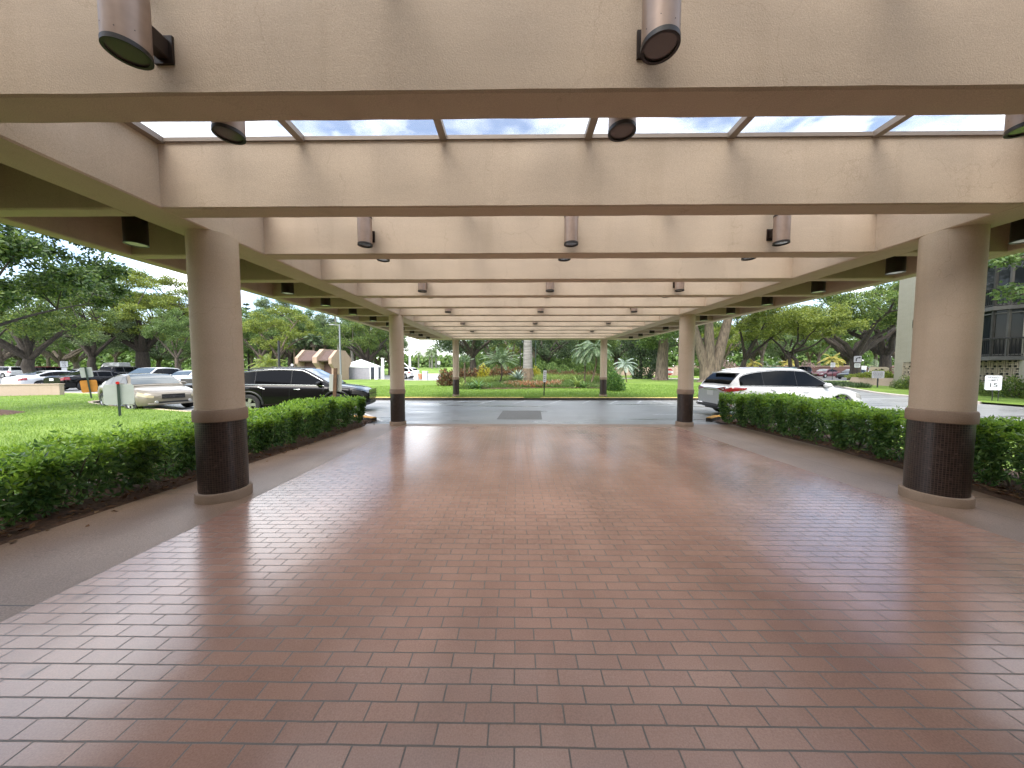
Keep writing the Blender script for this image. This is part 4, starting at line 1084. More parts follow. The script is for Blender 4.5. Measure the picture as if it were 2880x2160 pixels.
# sign seen from behind, close to the tan car: its post stands in front of the board
t, b = sign('back_of_sign', 'pale sign seen from the back with red reflector, on the lawn before the tan sedan', (-12.9, 10.35, .06), 1.06, [(.66, .66, .70, 'sign_back')], R(38))
b[0].location.y = .03
g = MB(); g.lathe([(.0, -.012), (.045, -.012), (.045, .004), (.0, .004)], 16, (0, -.03, 1.08), axis='y'); g.build('reflector', M['red'], t, True)
t, b = sign('directional_sign', 'white sign above an orange plate on a leaning post by the low beige wall', (-21.6, 16.2, .06), 1.58, [(.40, .50, 1.33, 'sign_back'), (.54, .62, .62, 'sign_orange')], R(42), tilt=R(-5))
for o in b: o.location.y = .035
t, b = sign('speed_sign', 'distant white speed limit plate above the parked white car', (-60.5, 42.8, 0), 2.6, [(.62, .78, 2.05, 'sign_white'), (.44, .5, 1.35, 'sign_white')], R(50))
text_on(b[0], 'SPEED\nLIMIT', .15, .2); text_on(b[0], '15', .34, -.18)
t, b = sign('back_of_sign', 'blank pale sign on a dark leaning post in front of the black crossover', (-6.02, 10.6, .0), 1.62, [(.38, .56, 1.13, 'sign_back')], R(16), 'wood', tilt=R(3), postr=.05)
b[0].location.y = .07
t, b = sign('tall_sign', 'narrow white notice on a dark post at the gap in the island kerb', (1.50, 17.2, .1), 1.5, [(.17, .62, 1.07, 'sign_white')], 0, 'post_dark', tilt=R(2))
textlines(b[0], [(.2, .05), (.11, .10), (-.03, .10), (-.12, .10), (-.22, .10)], .12, .028)
# octagonal red entry sign
t = thing('stop_sign', 'red octagonal sign with white middle band beyond the large bare trunk', 'sign', (23.2, 49.2, 0), R(-22))
g = MB(); g.box((0, 0, .5), (.06, .05, 1.3)); g.build('post', M['post_green'], t)
def octa(r): return [(r * math.cos(R(22.5 + 45 * k)), r * math.sin(R(22.5 + 45 * k))) for k in range(8)]
g = MB(); g.prism(octa(.56), -.006, .006); bd = g.build('sign_board', M['sign_white'], t); bd.location = (0, -.045, .92); bd.rotation_euler = (R(90), 0, 0)
a = .53 * math.cos(R(22.5)); h = .53 * math.sin(R(22.5))
for sg, zz in ((1, .18), (-1, .18)):
    xi = a if zz < h else a - (zz - h)
    poly = [(-a, sg * zz), (a, sg * zz), (a, sg * h), (h, sg * a), (-h, sg * a), (-a, sg * h)] if zz < h else [(-xi, sg * zz), (xi, sg * zz), (h, sg * a), (-h, sg * a)]
    if sg < 0: poly = poly[::-1]
    g = MB(); g.prism(poly, .0065, .010); g.build('red_field', M['sign_red'], bd)
textlines(bd, [(.06, .5), (-.07, .5)], .5, .06)
# right side signs
t, b = sign('speed_sign', 'white SPEED LIMIT 15 sign on two thin legs by the right column', (22.85, 15.75, .04), 1.1, [(.46, .70, .86, 'sign_white')], R(-55), 'post_dark', postr=.014)
text_on(b[0], 'SPEED', .115, .25); text_on(b[0], 'LIMIT', .115, .12); text_on(b[0], '15', .27, -.12)
g = MB(); g.box((.16, 0, .45), (.026, .02, 1.1)); g.build('post', M['post_dark'], t)
t, b = sign('turn_sign', 'white turn arrow sign on a post before the dark tree fork', (41.6, 40.0, 0), 3.15, [(.66, .76, 2.62, 'sign_grey'), (.5, .5, 1.85, 'sign_back')], R(-45), 'post_dark', postr=.03)
g = MB(); pts = [(-.12, -.28), (-.12, -.02), (-.07, .12), (.05, .17), (.13, .17)]
for p, q in zip(pts, pts[1:]):
    p, q = Vector(p), Vector(q); n = Vector((-(q - p).y, (q - p).x)).normalized() * .05
    g.add([(*(p + n), .007), (*(q + n), .007), (*(q - n), .007), (*(p - n), .007)], [(0, 1, 2, 3)])
g.add([(.11, .29, .007), (.30, .17, .007), (.11, .05, .007)], [(0, 1, 2)]); g.build('arrow', M['sign_black'], b[0])
textlines(b[1], [(.12, .36), (0, .36), (-.12, .3)], .4, .05)
t, b = sign('notice_sign', 'pale rectangular notice on a short post in front of the planter wall', (28.7, 26.0, .04), 1.32, [(.66, .58, 1.02, 'sign_grey')], R(-48), 'post_dark', postr=.045)
textlines(b[0], [(.2, .5), (.1, .56), (0, .5), (-.1, .56), (-.2, .4)], .5, .035)
t, b = sign('parking_sign', 'small white plate on a black post behind the white crossover bonnet, left one', (43.0, 44.5, 0), 2.45, [(.46, .62, 1.95, 'sign_white')], R(-45), 'post_dark', group='small parking plates')
textlines(b[0], [(.15, .25), (0, .3), (-.15, .25)], .3, .05)
t, b = sign('parking_sign', 'small white plate on a black post near the maroon red sedan, right one', (40.2, 37.9, .03), 2.35, [(.42, .42, 1.55, 'sign_white')], R(-45), 'post_dark', group='small parking plates')
textlines(b[0], [(.08, .25), (-.08, .22)], .3, .05)
# carved name board over the planter
t = thing('name_board', 'small carved beige name board on two posts above the planter hedge', 'sign', (33.6, 30.4, .2), R(-48))
g = MB(); g.prism([(-.62, -.18), (-.5, -.24), (.5, -.24), (.62, -.18), (.62, .14), (.46, .24), (-.46, .24), (-.62, .14)], -.03, .03); o = g.build('board', M['breeze'], t); o.rotation_euler = (R(90), 0, 0); o.location = (0, 0, 1.22)
g2 = MB(); g2.prism([(-.28, -.09), (-.1, -.02), (-.14, .08), (-.22, .02)], .031, .036); g2.prism([(.06, -.09), (.3, -.05), (.22, .06), (.12, .1)], .031, .036); g2.build('carving', M['bronze_dark'], o)
for x in (-.72, .72):
    g = MB(); g.box((x, 0, .6), (.1, .1, 1.7)); g.build('post', M['wood'], t)

def wall_thing(name, label, a, b, z0, z1, th, mat, cat='wall', coping=True):
    a, b = Vector(a), Vector(b); c = (a + b) / 2; L = (b - a).length; rz = math.atan2((b - a).y, (b - a).x)
    t = thing(name, label, cat, (c.x, c.y, z0), rz)
    g = MB(); g.box((0, 0, (z1 - z0) / 2 - .1), (L, th, z1 - z0 + .2)); g.build('wall', M[mat], t)
    if coping:
        g = MB(); g.box((0, 0, z1 - z0 + .02), (L + .06, th + .06, .045), bev=.01); g.build('coping', M[mat], t)
    return t
wall_thing('low_wall', 'low beige stucco wall on the lawn in front of the white sedan', (-26.1, 18.3), (-44, 12.2), .0, .66, .28, 'perim')
# perimeter wall with pillars behind the trees
t = thing('perimeter_wall', 'long beige perimeter wall with square pillars behind the garden trees', 'wall', (24, 64, 0), R(-4))
g = MB(); g.box((2, 0, .75), (44, .2, 1.7)); g.build('wall', M['perim'], t)
for x in np.arange(-20, 25, 3.4):
    g = MB(); g.box((x, -.02, .85), (.5, .5, 1.9)); g.box((x, -.02, 1.86), (.6, .6, .12)); g.build('pillar', M['perim'], t)
t = thing('perimeter_wall', 'brown boundary wall behind the far right parked cars', 'wall', (58, 60, 0), R(-30))
g = MB(); g.box((0, 0, .8), (44, .25, 2.0)); g.build('wall', M['brick'], t)
g = MB(); g.box((0, 0, 1.84), (44, .36, .1)); g.build('coping', M['perim'], t)
# planter wall
t = thing('planter', 'pale raised planter wall with sloping end holding a clipped yellow hedge', 'planter', (31.9, 29.5, 0), R(-84))
g = MB(); V = [(-1.7, -.2, -.1), (2.0, -.2, -.1), (2.0, .2, -.1), (-1.7, .2, -.1), (-1.35, -.2, .7), (2.0, -.2, .7), (2.0, .2, .7), (-1.35, .2, .7)]
g.add(V, [(0, 1, 5, 4), (1, 2, 6, 5), (2, 3, 7, 6), (3, 0, 4, 7), (4, 5, 6, 7), (0, 3, 2, 1)]); g.build('planter_wall', M['perim'], t)

# ------------------------------------------------------------------ gatehouse
t = thing('gatehouse', 'peach stucco gatehouse with brown tiled roof behind the black crossover', 'gatehouse', (-23.3, 39.0, 0), R(-16)); t.scale = (.86, .9, 1.02)
def fin(x, w, d, h):
    g = MB(); prof = [(-d * .36, -.2), (-d * .36, h * .42), (-d * .5, h * .56), (-d * .5, h * .74), (-d * .2, h), (d * .2, h), (d * .5, h * .74), (d * .5, h * .56), (d * .36, h * .42), (d * .36, -.2)]
    n = len(prof); V = [(x - w / 2, y, z) for y, z in prof] + [(x + w / 2, y, z) for y, z in prof]
    F = [(i, (i + 1) % n, n + (i + 1) % n, n + i) for i in range(n)] + [tuple(range(n))[::-1], tuple(range(n, 2 * n))]
    g.add(V, F); return g.build('fin_wall', M['wallpeach'], t)
fin(-2.6, .55, 3.6, 3.65); fin(.75, .75, 3.9, 3.7); fin(3.0, .5, 3.3, 3.55)
for x0, x1 in ((-2.32, .37), (1.13, 2.74)):
    g = MB(); g.box(((x0 + x1) / 2, .1, 1.1), (x1 - x0, 1.9, 2.6)); g.build('brick_wall', M['brick'], t)
    g = MB(); n = int((x1 - x0) / .2)
    for sg in (-1, 1):
        for k in range(n):
            xa = x0 + (x1 - x0) * (k + .5) / n
            g.tube([(xa, sg * 1.75, 2.3), (xa, sg * .55, 3.42)], .1, 6)
    g.box(((x0 + x1) / 2, 0, 3.3), (x1 - x0, 1.1, .22)); g.box(((x0 + x1) / 2, 0, 2.28), (x1 - x0, 3.3, .14)); g.build('tiled_roof', M['rooftile'], t, True)

# ------------------------------------------------------------------ event tent
t = thing('party_tent', 'white peaked party tent with grey side curtains beside the gatehouse', 'tent', (-20.2, 42.2, .05), R(4))
s_ = 1.85
g = MB(); g.add([(-s_, -s_, 1.72), (s_, -s_, 1.72), (s_, s_, 1.72), (-s_, s_, 1.72), (0, 0, 2.62), (-s_, -s_, 1.56), (s_, -s_, 1.56), (s_, s_, 1.56), (-s_, s_, 1.56)],
      [(0, 1, 4), (1, 2, 4), (2, 3, 4), (3, 0, 4), (0, 5, 6, 1), (1, 6, 7, 2), (2, 7, 8, 3), (3, 8, 5, 0)]); g.build('tent_roof', M['tent'], t)
def curtain(a, b, mat):
    g = MB(); n = 26; V, F = [], []
    for i in range(n + 1):
        p = Vector(a).lerp(Vector(b), i / n); d = .02 * math.sin(i * 1.9); q = (Vector(b) - Vector(a)).normalized()
        V += [(p.x - q.y * d, p.y + q.x * d, 0.02), (p.x - q.y * d * .4, p.y + q.x * d * .4, 1.58)]
    F = [(2 * i, 2 * i + 2, 2 * i + 3, 2 * i + 1) for i in range(n)]; g.add(V, F); g.build('side_curtain', M[mat], t, True)
e_ = s_ - .05
curtain((-e_, -e_), (e_, -e_), 'tentgrey'); curtain((e_, -e_), (e_, e_), 'tentdark'); curtain((-e_, e_), (-e_, -e_), 'tentgrey'); curtain((e_, e_), (-e_, e_), 'tentdark')
for sx_ in (-1, 1):
    for sy in (-1, 1):
        g = MB(); g.box((sx_ * s_ * .985, sy * s_ * .985, .86), (.09, .09, 1.75)); g.build('leg', M['white'], t)

# ------------------------------------------------------------------ entrance barrier and posts
t = thing('barrier_gate', 'white barrier gate with its arm raised beside the white hatchback', 'barrier', (AT(899, 46), 46, 0), R(-12))
g = MB(); g.box((0, 0, .55), (.7, .5, 1.3), bev=.03); g.build('cabinet', M['white'], t)
g = MB(); g.tube([(-.1, -.3, 1.0), (-2.0, -.3, 2.4)], .06, 8); g.build('arm', M['white'], t, True)
g = MB(); g.box((-.9, -.1, .5), (.6, .3, .9)); g.build('control_box', M['post_grey'], t)
for px, Y, h, w, lab, mt in ((826, 41, 2.75, .28, 'tall slim white post right of the party tent', 'white'), (918, 44, 1.05, .62, 'white masonry gate pillar right of the barrier', 'white'), (812, 40.5, 1.7, .4, 'white payment kiosk with dark front beside the tent', 'white')):
    t = thing('gate_post' if w < .5 else 'gate_pillar', lab, 'post', (AT(px, Y), Y, 0))
    g = MB(); g.box((0, 0, h / 2 - .1), (w, w, h + .2), bev=.02); g.build('shaft', M[mt], t)
    g = MB(); g.box((0, 0, h + .02), (w + .08, w + .08, .07)); g.build('cap', M[mt], t)
t = thing('terracotta_pot', 'orange planter pot between the barrier cabinet and the white pillar', 'pot', (AT(908, 44), 44, 0))
g = MB(); g.lathe([(.2, 0), (.36, .62), (.40, .62), (.40, .72), (.33, .72), (.30, .6)], 18); g.build('pot', simple('terracotta', (.48, .24, .13), .8, var=.15), t, True)
t, b = sign('golf_sign', 'small white square plate on a thin pole before the golf mound', (AT(948, 60), 60, 0), 2.8, [(.5, .6, 2.45, 'sign_white')], 0, 'post_grey', postr=.03)

def lamp_post(label, loc, h, mat, arm=None, globe=False, r=.06):
    t = thing('street_lamp', label, 'street lamp', loc)
    g = MB(); g.tube([(0, 0, -.2), (0, 0, .5), (0, 0, h)], [r * 1.25, r * 1.1, r * .8], 12); g.build('pole', M[mat], t, True)
    if arm:
        g = MB(); g.tube([(0, 0, h - .12), (arm, 0, h - .05)], .03, 6); g.build('arm', M[mat], t)
        g = MB(); g.box((arm, 0, h - .06), (.5, .26, .1), bev=.03); g.build('lamp_head', M[mat], t)
    if globe:
        g = MB(); g.lathe([(.02, 0), (.13, .06), (.17, .17), (.13, .28), (.03, .34)], 16, (0, 0, h)); g.build('lamp_globe', M['white'], t, True)
    return t
lamp_post('grey street lamp with short arm in front of the gatehouse', (AT(734, 31), 31, 0), 5.75, 'post_grey', arm=-.7, r=.085)
lamp_post('black lamp post in front of the trees left of the gatehouse', (AT(600, 36), 36, 0), 4.6, 'post_dark', r=.12)
lamp_post('slim lamp with a white globe left of the gatehouse', (AT(628, 44), 44, 0), 1.75, 'post_dark', globe=True, r=.05)
lamp_post('tall white light pole beyond the barrier gate', (AT(885, 58), 58, 0), 7.2, 'white', r=.2)
lamp_post('thin dark lamp pole left of the royal palm trunk', (AT(1124, 30), 30, .3), 3.3, 'post_dark', r=.045)
lamp_post('thin green lamp pole right of the royal palm trunk', (AT(1157, 30), 30, .3), 4.6, 'post_green', r=.045)
# long white trailer in the back
t = thing('utility_trailer', 'long white trailer left of the gatehouse in front of the trees', 'trailer', (AT(615, 48), 48, 0), R(-6))
g = MB(); g.box((0, 0, 1.45), (4.2, 1.9, .5), bev=.06); g.build('roof', M['white'], t)
g = MB(); g.box((0, 0, .95), (4.0, 1.8, .6)); g.build('side_panel', M['dark_in'], t)
for x in (-1.2, 1.2):
    for y in (-.85, .85):
        g = MB(); g.lathe([(.1, -.1), (.33, -.1), (.33, .1), (.1, .1)], 16, (x, y, .33), axis='y'); g.build('wheel', M['tyre'], t)

# ------------------------------------------------------------------ apartment house on the right
FA = Vector((30.5, 26.5)); FD = Vector((-3.3, -9.0)).normalized()     # corner and direction of the facade
fz = math.atan2(FD.y, FD.x)
apt = thing('apartment_house', 'grey beige apartment house with bay windows and pierced block panels at the right', 'building', (FA.x, FA.y, 0), fz)
def fy(Y): return (Y - 26.5) / FD.y                                    # distance along the facade for a given depth
# local frame: x runs along the facade towards the viewer, y points into the building (left of the direction is outside -> flip)
OUT = -1.   # outside is local -y
g = MB(); HT = 13.0
panels = [(fy(25.7), fy(24.2)), (fy(20.6), fy(17.95)), (fy(17.45), fy(14.9))]
def fbox(mb, x0, x1, y0, y1, z0, z1): mb.box(((x0 + x1) / 2, (y0 + y1) / 2, (z0 + z1) / 2), (x1 - x0, y1 - y0, z1 - z0))
xx = 0.
for (a, b) in panels + [(19.2, 19.2)]:
    fbox(g, xx, a, 0, .35, -.2, 2.02)
    if b > a: fbox(g, a, b, 0, .35, -.2, .74)
    xx = b
bx0, bx1 = fy(20.85), fy(17.95)
fbox(g, 0, bx0, 0, .35, 2.02, HT); fbox(g, bx1, 19.2, 0, .35, 2.02, HT)
fbox(g, 0, 19.2, 6, 6.3, -.2, HT); fbox(g, 0, .35, .35, 6, -.2, HT); fbox(g, 18.9, 19.2, .35, 6, -.2, HT); fbox(g, .35, 18.9, .35, 6, HT - .3, HT)
fbox(g, .35, 18.9, .35, 6, 2.0, 2.2)
g.build('wall', M['facade'], apt)
for (a, b) in panels:
    g = MB(); fbox(g, a, b, .30, .34, .74, 2.02); dk = g.build('shade_backing', M['dark_in'], apt)  # near-black sheet painted in for the shade behind the openings
    g = MB(); n = max(2, int(round((b - a) / .42))); cw = (b - a) / n; ch = (2.02 - .74) / 3
    for i in range(n):
        for j in range(3):
            x, z = a + i * cw, .74 + j * ch; q = .036
            fbox(g, x, x + cw, .02, .08, z, z + q)
            if (i + j) % 2:
                fbox(g, x + cw * .30 - q / 2, x + cw * .30 + q / 2, .02, .08, z + q, z + ch); fbox(g, x + cw * .30 + q / 2, x + cw, .022, .08, z + ch * .38, z + ch * .38 + q); fbox(g, x + cw * .30 + q / 2, x + cw, .022, .08, z + ch * .7, z + ch * .7 + q)
                fbox(g, x + cw * .65, x + cw * .65 + q, .022, .08, z + ch * .38 + q, z + ch * .7)
            else:
                fbox(g, x + cw * .70 - q / 2, x + cw * .70 + q / 2, .02, .08, z + q, z + ch); fbox(g, x, x + cw * .70 - q / 2, .022, .08, z + ch * .38, z + ch * .38 + q); fbox(g, x, x + cw * .70 - q / 2, .022, .08, z + ch * .7, z + ch * .7 + q)
                fbox(g, x + cw * .35, x + cw * .35 + q, .022, .08, z + ch * .38 + q, z + ch * .7)
        fbox(g, a + i * cw - .02, a + i * cw + .02, .015, .09, .74, 2.02)
    g.build('pierced_block_panel', M['breeze'], apt)
for lev in range(4):
    z0 = 2.14 + 2.78 * lev
    g = MB(); pr = .75
    poly = [(bx0 - .1, .0), (bx0 + .55, -pr), (bx1 - .55, -pr), (bx1 + .1, .0)]
    def bp(sc=0.): return [(bx0 - .1 - sc, .02), (bx0 + .5 - sc, -pr - sc), (bx1 - .5 + sc, -pr - sc), (bx1 + .1 + sc, .02)]
    g.prism(bp(.12), z0 - .1, z0 + .06); g.prism(bp(.10), z0 + .06, z0 + .12); g.build('bay_ledge', M['ledge'], apt)
    b0 = bp()
    g = MB(); g.prism([(x, y * .92 + .05) for x, y in b0], z0 + .13, z0 + 2.66); w = g.build('bay_window', M['win'], apt)
    g = MB()
    for k in range(3):
        p, q = Vector(b0[k]), Vector(b0[k + 1]); 
        for f in ((0., .5, 1.) if k == 1 else (0., .5)):
            c = p.lerp(q, f); fbox(g, c.x - .05, c.x + .05, c.y - .05, c.y + .05, z0 + .12, z0 + 2.67)
        for zz in (z0 + .2, z0 + 1.08, z0 + 2.5):
            g.tube([(p.x, p.y, zz), (q.x, q.y, zz)], .045, 4)
    g.build('window_frame', M['ledge'], w)
    g = MB()
    for k in range(3):
        p, q = Vector(b0[k]), Vector(b0[k + 1]); d = (q - p).normalized(); nn = Vector((d.y, -d.x)) * .06
        m = int((q - p).length / .11)
        for i in range(m + 1):
            c = p.lerp(q, i / m) + nn; g.box((c.x, c.y, z0 + .62), (.016, .016, .98))
        g.tube([(p.x + nn.x, p.y + nn.y, z0 + 1.12), (q.x + nn.x, q.y + nn.y, z0 + 1.12)], .025, 6)
    g.build('railing', M['post_dark'], w)
    if lev % 2 == 0 or True:
        g = MB(); p, q = Vector(b0[1]), Vector(b0[2]); g.quad((p.x + .2, p.y * .95 + .01, z0 + 1.2), (p.x + 1.0, p.y * .95 + .01, z0 + 1.2), (p.x + 1.0, p.y * .95 + .01, z0 + 2.45), (p.x + .2, p.y * .95 + .01, z0 + 2.45)); g.build('blind', M['curtain'], w)
kx = fy(24.75)
o = text_part('lettering', 'K', .86, M['bronze_dark'], apt, (kx, -.02, 4.86), (R(90), 0, 0), .02)
o = text_part('lettering', '28', .26, M['ledge'], apt, (kx - .05, -.012, 4.18), (R(90), 0, 0), .01)
# ------------------------------------------------------------------ foliage
def unit(a): return a / np.maximum(np.linalg.norm(a, axis=1, keepdims=True), 1e-6)
def leaf_quads(C, D, Ln, Wd, rg, fold=.18):
    """diamond leaves: base C, direction D, length Ln, width Wd"""
    n = len(C); Ln = np.broadcast_to(np.asarray(Ln, float), (n,))[:, None]; Wd = np.broadcast_to(np.asarray(Wd, float), (n,))[:, None]
    U = unit(np.cross(D, rg.normal(size=(n, 3)) + np.array([0, 0, .001]))); N = np.cross(D, U)
    a = C; b = C + D * Ln * .48 + U * Wd * .5 + N * Wd * fold; c = C + D * Ln; d = C + D * Ln * .48 - U * Wd * .5 + N * Wd * fold
    return np.stack([a, b, c, d], 1).reshape(-1, 3)
def quad_mesh(name, V, mats, mi=None):
    F = np.arange(len(V), dtype=np.int32).reshape(-1, 4)
    return np_mesh(name, V, F, mats, mi)
def ball(rg, n, k=.45):
    d = unit(rg.normal(size=(n, 3))); return d * (rg.random((n, 1)) ** k)

def bez(p0, p1, p2, n=7):
    return [p0 * (1 - t) ** 2 + p1 * 2 * t * (1 - t) + p2 * t * t for t in np.linspace(0, 1, n)]

def tree_meshes(seed, H, tr, fork, cc, cr, nclump, rcl, nleaf, lsize, flat=.7, nl=6, lean=(0, 0), leaf='lf_mid', bark='bark', bottom=None, droop=0., trunks=1, crook=.0):
    """trunk with limbs to every leaf clump, crown of leaf-sized faces in clumps"""
    rg = np.random.default_rng(seed); cc = np.array(cc, float); cr = np.array(cr, float)
    P = []
    while len(P) < nclump:
        p = ball(rg, 1, .30)[0]
        if bottom is not None and p[2] < bottom: continue
        q = cc + p * cr
        if all(np.linalg.norm((q - o) / np.array([1, 1, flat])) > rcl * .62 for o in P) or rg.random() < .08: P.append(q)
    P = np.array(P); R_ = rcl * rg.uniform(.65, 1.3, nclump)
    g = MB(); fk = np.array([lean[0], lean[1], fork])
    tops = []
    for k in range(trunks):
        base = np.array([rg.normal() * tr * .6 * (trunks > 1), rg.normal() * tr * .6 * (trunks > 1), -.3])
        f2 = fk + (rg.normal(size=3) * np.array([1, 1, .3]) * (fork * .22 if trunks > 1 else 0))
        path = [base, base + (f2 - base) * .06, base + (f2 - base) * .35 + rg.normal(size=3) * crook, base + (f2 - base) * .7 + rg.normal(size=3) * crook, f2]
        g.tube(path, [tr * 1.55, tr * 1.15, tr * .95, tr * .88, tr * .8], 12); tops.append(f2)
    # main limbs
    order = np.argsort(-np.linalg.norm((P - cc)[:, :2], axis=1)); mains = []
    ang = []
    for i in order:
        a = math.atan2(P[i][1] - fk[1], P[i][0] - fk[0])
        if all(abs((a - b + math.pi) % (2 * math.pi) - math.pi) > 5.2 / nl / 1.2 for b in ang) and len(mains) < nl: mains.append(i); ang.append(a)
    pts = []
    for n_, i in enumerate(mains):
        f0 = tops[n_ % trunks]
        mid = f0 + (P[i] - f0) * .45; mid[2] = f0[2] + (P[i][2] - f0[2]) * (.62 - droop) + .04 * H; mid += rg.normal(size=3) * np.array([1, 1, .5]) * .03 * H
        pa = bez(f0, mid, P[i], 9)
        pa = [p + rg.normal(size=3) * crook * .6 * (0 < j < 8) for j, p in enumerate(pa)]
        g.tube(pa, list(np.linspace(tr * .58, tr * .10, 9)), 8, False); pts += [(p, tr * (.58 - .48 * j / 8)) for j, p in enumerate(pa)]
    for i in range(nclump):
        if i in mains: continue
        d = [np.linalg.norm(P[i] - p) + (6 if p[2] > P[i][2] + .5 else 0) for p, _ in pts]; j = int(np.argmin(d)); p0, r0 = pts[j]
        mid = (p0 + P[i]) / 2 + np.array([0, 0, .04 * H * (1 - droop * 2)]) + rg.normal(size=3) * .02 * H
        pa = bez(p0, mid, P[i], 6); g.tube(pa, list(np.linspace(min(r0 * .7, tr * .25), tr * .035, 6)), 6, False)
    t = g.build('trunk', M[bark], None, True); tm = t.data; bpy.data.objects.remove(t)
    per = nleaf // nclump; Cs, Ds = [], []
    for i in range(nclump):
        n = int(per * (R_[i] / rcl) ** 2) + 8
        b = ball(rg, n, .42); b[:, 2] *= flat
        # break the clump into sub-sprays
        sub = ball(rg, 9, .6) * np.array([1, 1, flat]); w = rg.integers(0, 9, n)
        c = P[i] + (b * .50 + sub[w] * .72) * R_[i]
        d = unit(b * .8 + rg.normal(size=(n, 3)) * .8 + np.array([0, 0, -.15 - droop]))
        Cs.append(c); Ds.append(d)
    C = np.concatenate(Cs); D = np.concatenate(Ds)
    V = leaf_quads(C, D, lsize * rg.uniform(.7, 1.4, len(C)), lsize * rg.uniform(.45, .75, len(C)), rg)
    return tm, quad_mesh('crown', V, M[leaf])

def plant(name, label, cat, loc, parts, rz=0., sc=1., group=None):
    t = thing(name, label, cat, loc, rz, group); t.scale = (sc, sc, sc) if not hasattr(sc, '__len__') else sc
    for nm, me in parts: obj(nm, me, t)
    return t

TREES = {}
def T(key, **k): TREES[key] = tree_meshes(**k)
T('oak', seed=11, H=12, tr=.55, fork=2.6, cc=(0, 0, 7.6), cr=(6.8, 6.8, 4.2), nclump=46, rcl=1.55, nleaf=22500, lsize=0.228, leaf='lf_oak', bark='bark_dark', bottom=-.55, nl=7, crook=.12)
T('oak_wide', seed=12, H=11, tr=.5, fork=2.2, cc=(0, 0, 7.0), cr=(7.5, 7.5, 3.6), nclump=44, rcl=1.5, nleaf=21000, lsize=0.228, leaf='lf_mid', bark='bark', bottom=-.6, nl=7, crook=.15)
T('rain', seed=13, H=19, tr=1.05, fork=4.5, cc=(0, 0, 12.2), cr=(9.2, 9.2, 7.4), nclump=92, rcl=2.25, nleaf=40000, lsize=0.30, flat=.36, leaf='lf_yel', bark='bark_dark', bottom=-.7, nl=8)
T('pale', seed=14, H=15, tr=.5, fork=3.0, cc=(0, 0, 9.6), cr=(5.2, 5.2, 5.8), nclump=46, rcl=1.45, nleaf=22500, lsize=0.228, leaf='lf_pale', bark='bark_dark', bottom=-.8, nl=6, crook=.1)
T('mid', seed=15, H=11, tr=.3, fork=3.2, cc=(0, 0, 7.2), cr=(3.9, 3.9, 4.4), nclump=34, rcl=1.25, nleaf=15000, lsize=0.213, leaf='lf_mid', bark='bark', bottom=-.8, nl=5)
T('yel', seed=16, H=9, tr=.26, fork=2.6, cc=(0, 0, 6.4), cr=(4.4, 4.4, 3.2), nclump=30, rcl=1.2, nleaf=13500, lsize=0.198, flat=.55, leaf='lf_yel', bark='bark_brown', bottom=-.7, nl=6)
T('dark', seed=17, H=11, tr=.45, fork=2.8, cc=(0, 0, 7.2), cr=(5.5, 5.5, 4.6), nclump=44, rcl=1.4, nleaf=19500, lsize=0.213, leaf='lf_dark', bark='bark_dark', bottom=-.75, nl=6, crook=.1)
T('shadow', seed=18, H=12, tr=.62, fork=3.0, cc=(0, 0, 8.6), cr=(8.2, 8.2, 3.6), nclump=44, rcl=1.6, nleaf=22500, lsize=0.213, flat=.55, leaf='lf_oak', bark='bark_dark', bottom=-.5, nl=8, crook=.25)
def tree(key, name, label, px, Y, sc=1., rz=0., z=0., group=None, X=None, cat='tree'):
    return plant(name, label, cat, (AT(px, Y) if X is None else X, Y, z), [('trunk', TREES[key][0]), ('crown', TREES[key][1])], R(rz), sc, group)

# left side
near = tree_meshes(seed=21, H=8, tr=.11, fork=2.5, cc=(-1.0, 1.2, 6.1), cr=(2.7, 4.2, 3.1), nclump=54, rcl=.85, nleaf=34000, lsize=.15, leaf='lf_deep', bark='bark_dark', nl=5, bottom=-.92)
plant('oak_tree', 'leafy oak overhanging the left lawn at the left edge, nearest to the canopy', 'tree', (-18.2, 10.4, 0), [('trunk', near[0]), ('crown', near[1])])
tree('oak', 'oak_tree', 'big leaning oak with forked trunk behind the low beige wall', 48, 38, 1.0, 20)
tree('pale', 'shade_tree', 'pale green tree with dark forked trunk above the white cargo van', 188, 54, 1.08, 0)
tree('rain', 'rain_tree', 'tall domed tree with layered yellow-green pads and a massive trunk', 300, 60, 1.0, 40)
tree('mid', 'shade_tree', 'slender bare-stemmed tree beside the nearest left column', 374, 52, (.8, .8, .95), 10)
tree('oak_wide', 'oak_tree', 'spreading grey oak far behind the maroon off-roader', 118, 66, 1.1, 70)
tree('oak_wide', 'oak_tree', 'spreading grey oak far behind, at the left edge', -20, 52, 1.1, 150)
BG = 'background trees left of the drive'
for k, px, Y, sc, rz in (('mid', 240, 78, 1.2, 0), ('dark', 335, 82, 1.1, 50), ('pale', 420, 78, .9, 90), ('mid', 470, 70, 1., 40), ('oak_wide', 150, 88, 1.3, 10), ('oak', 30, 80, 1.3, 60), ('dark', -60, 62, 1.2, 20), ('oak_wide', 380, 96, 1.3, 200), ('mid', 90, 74, 1.1, 10)):
    tree(k, 'shade_tree', 'green tree of the wood behind the left parking lot', px, Y, sc, rz, group=BG)
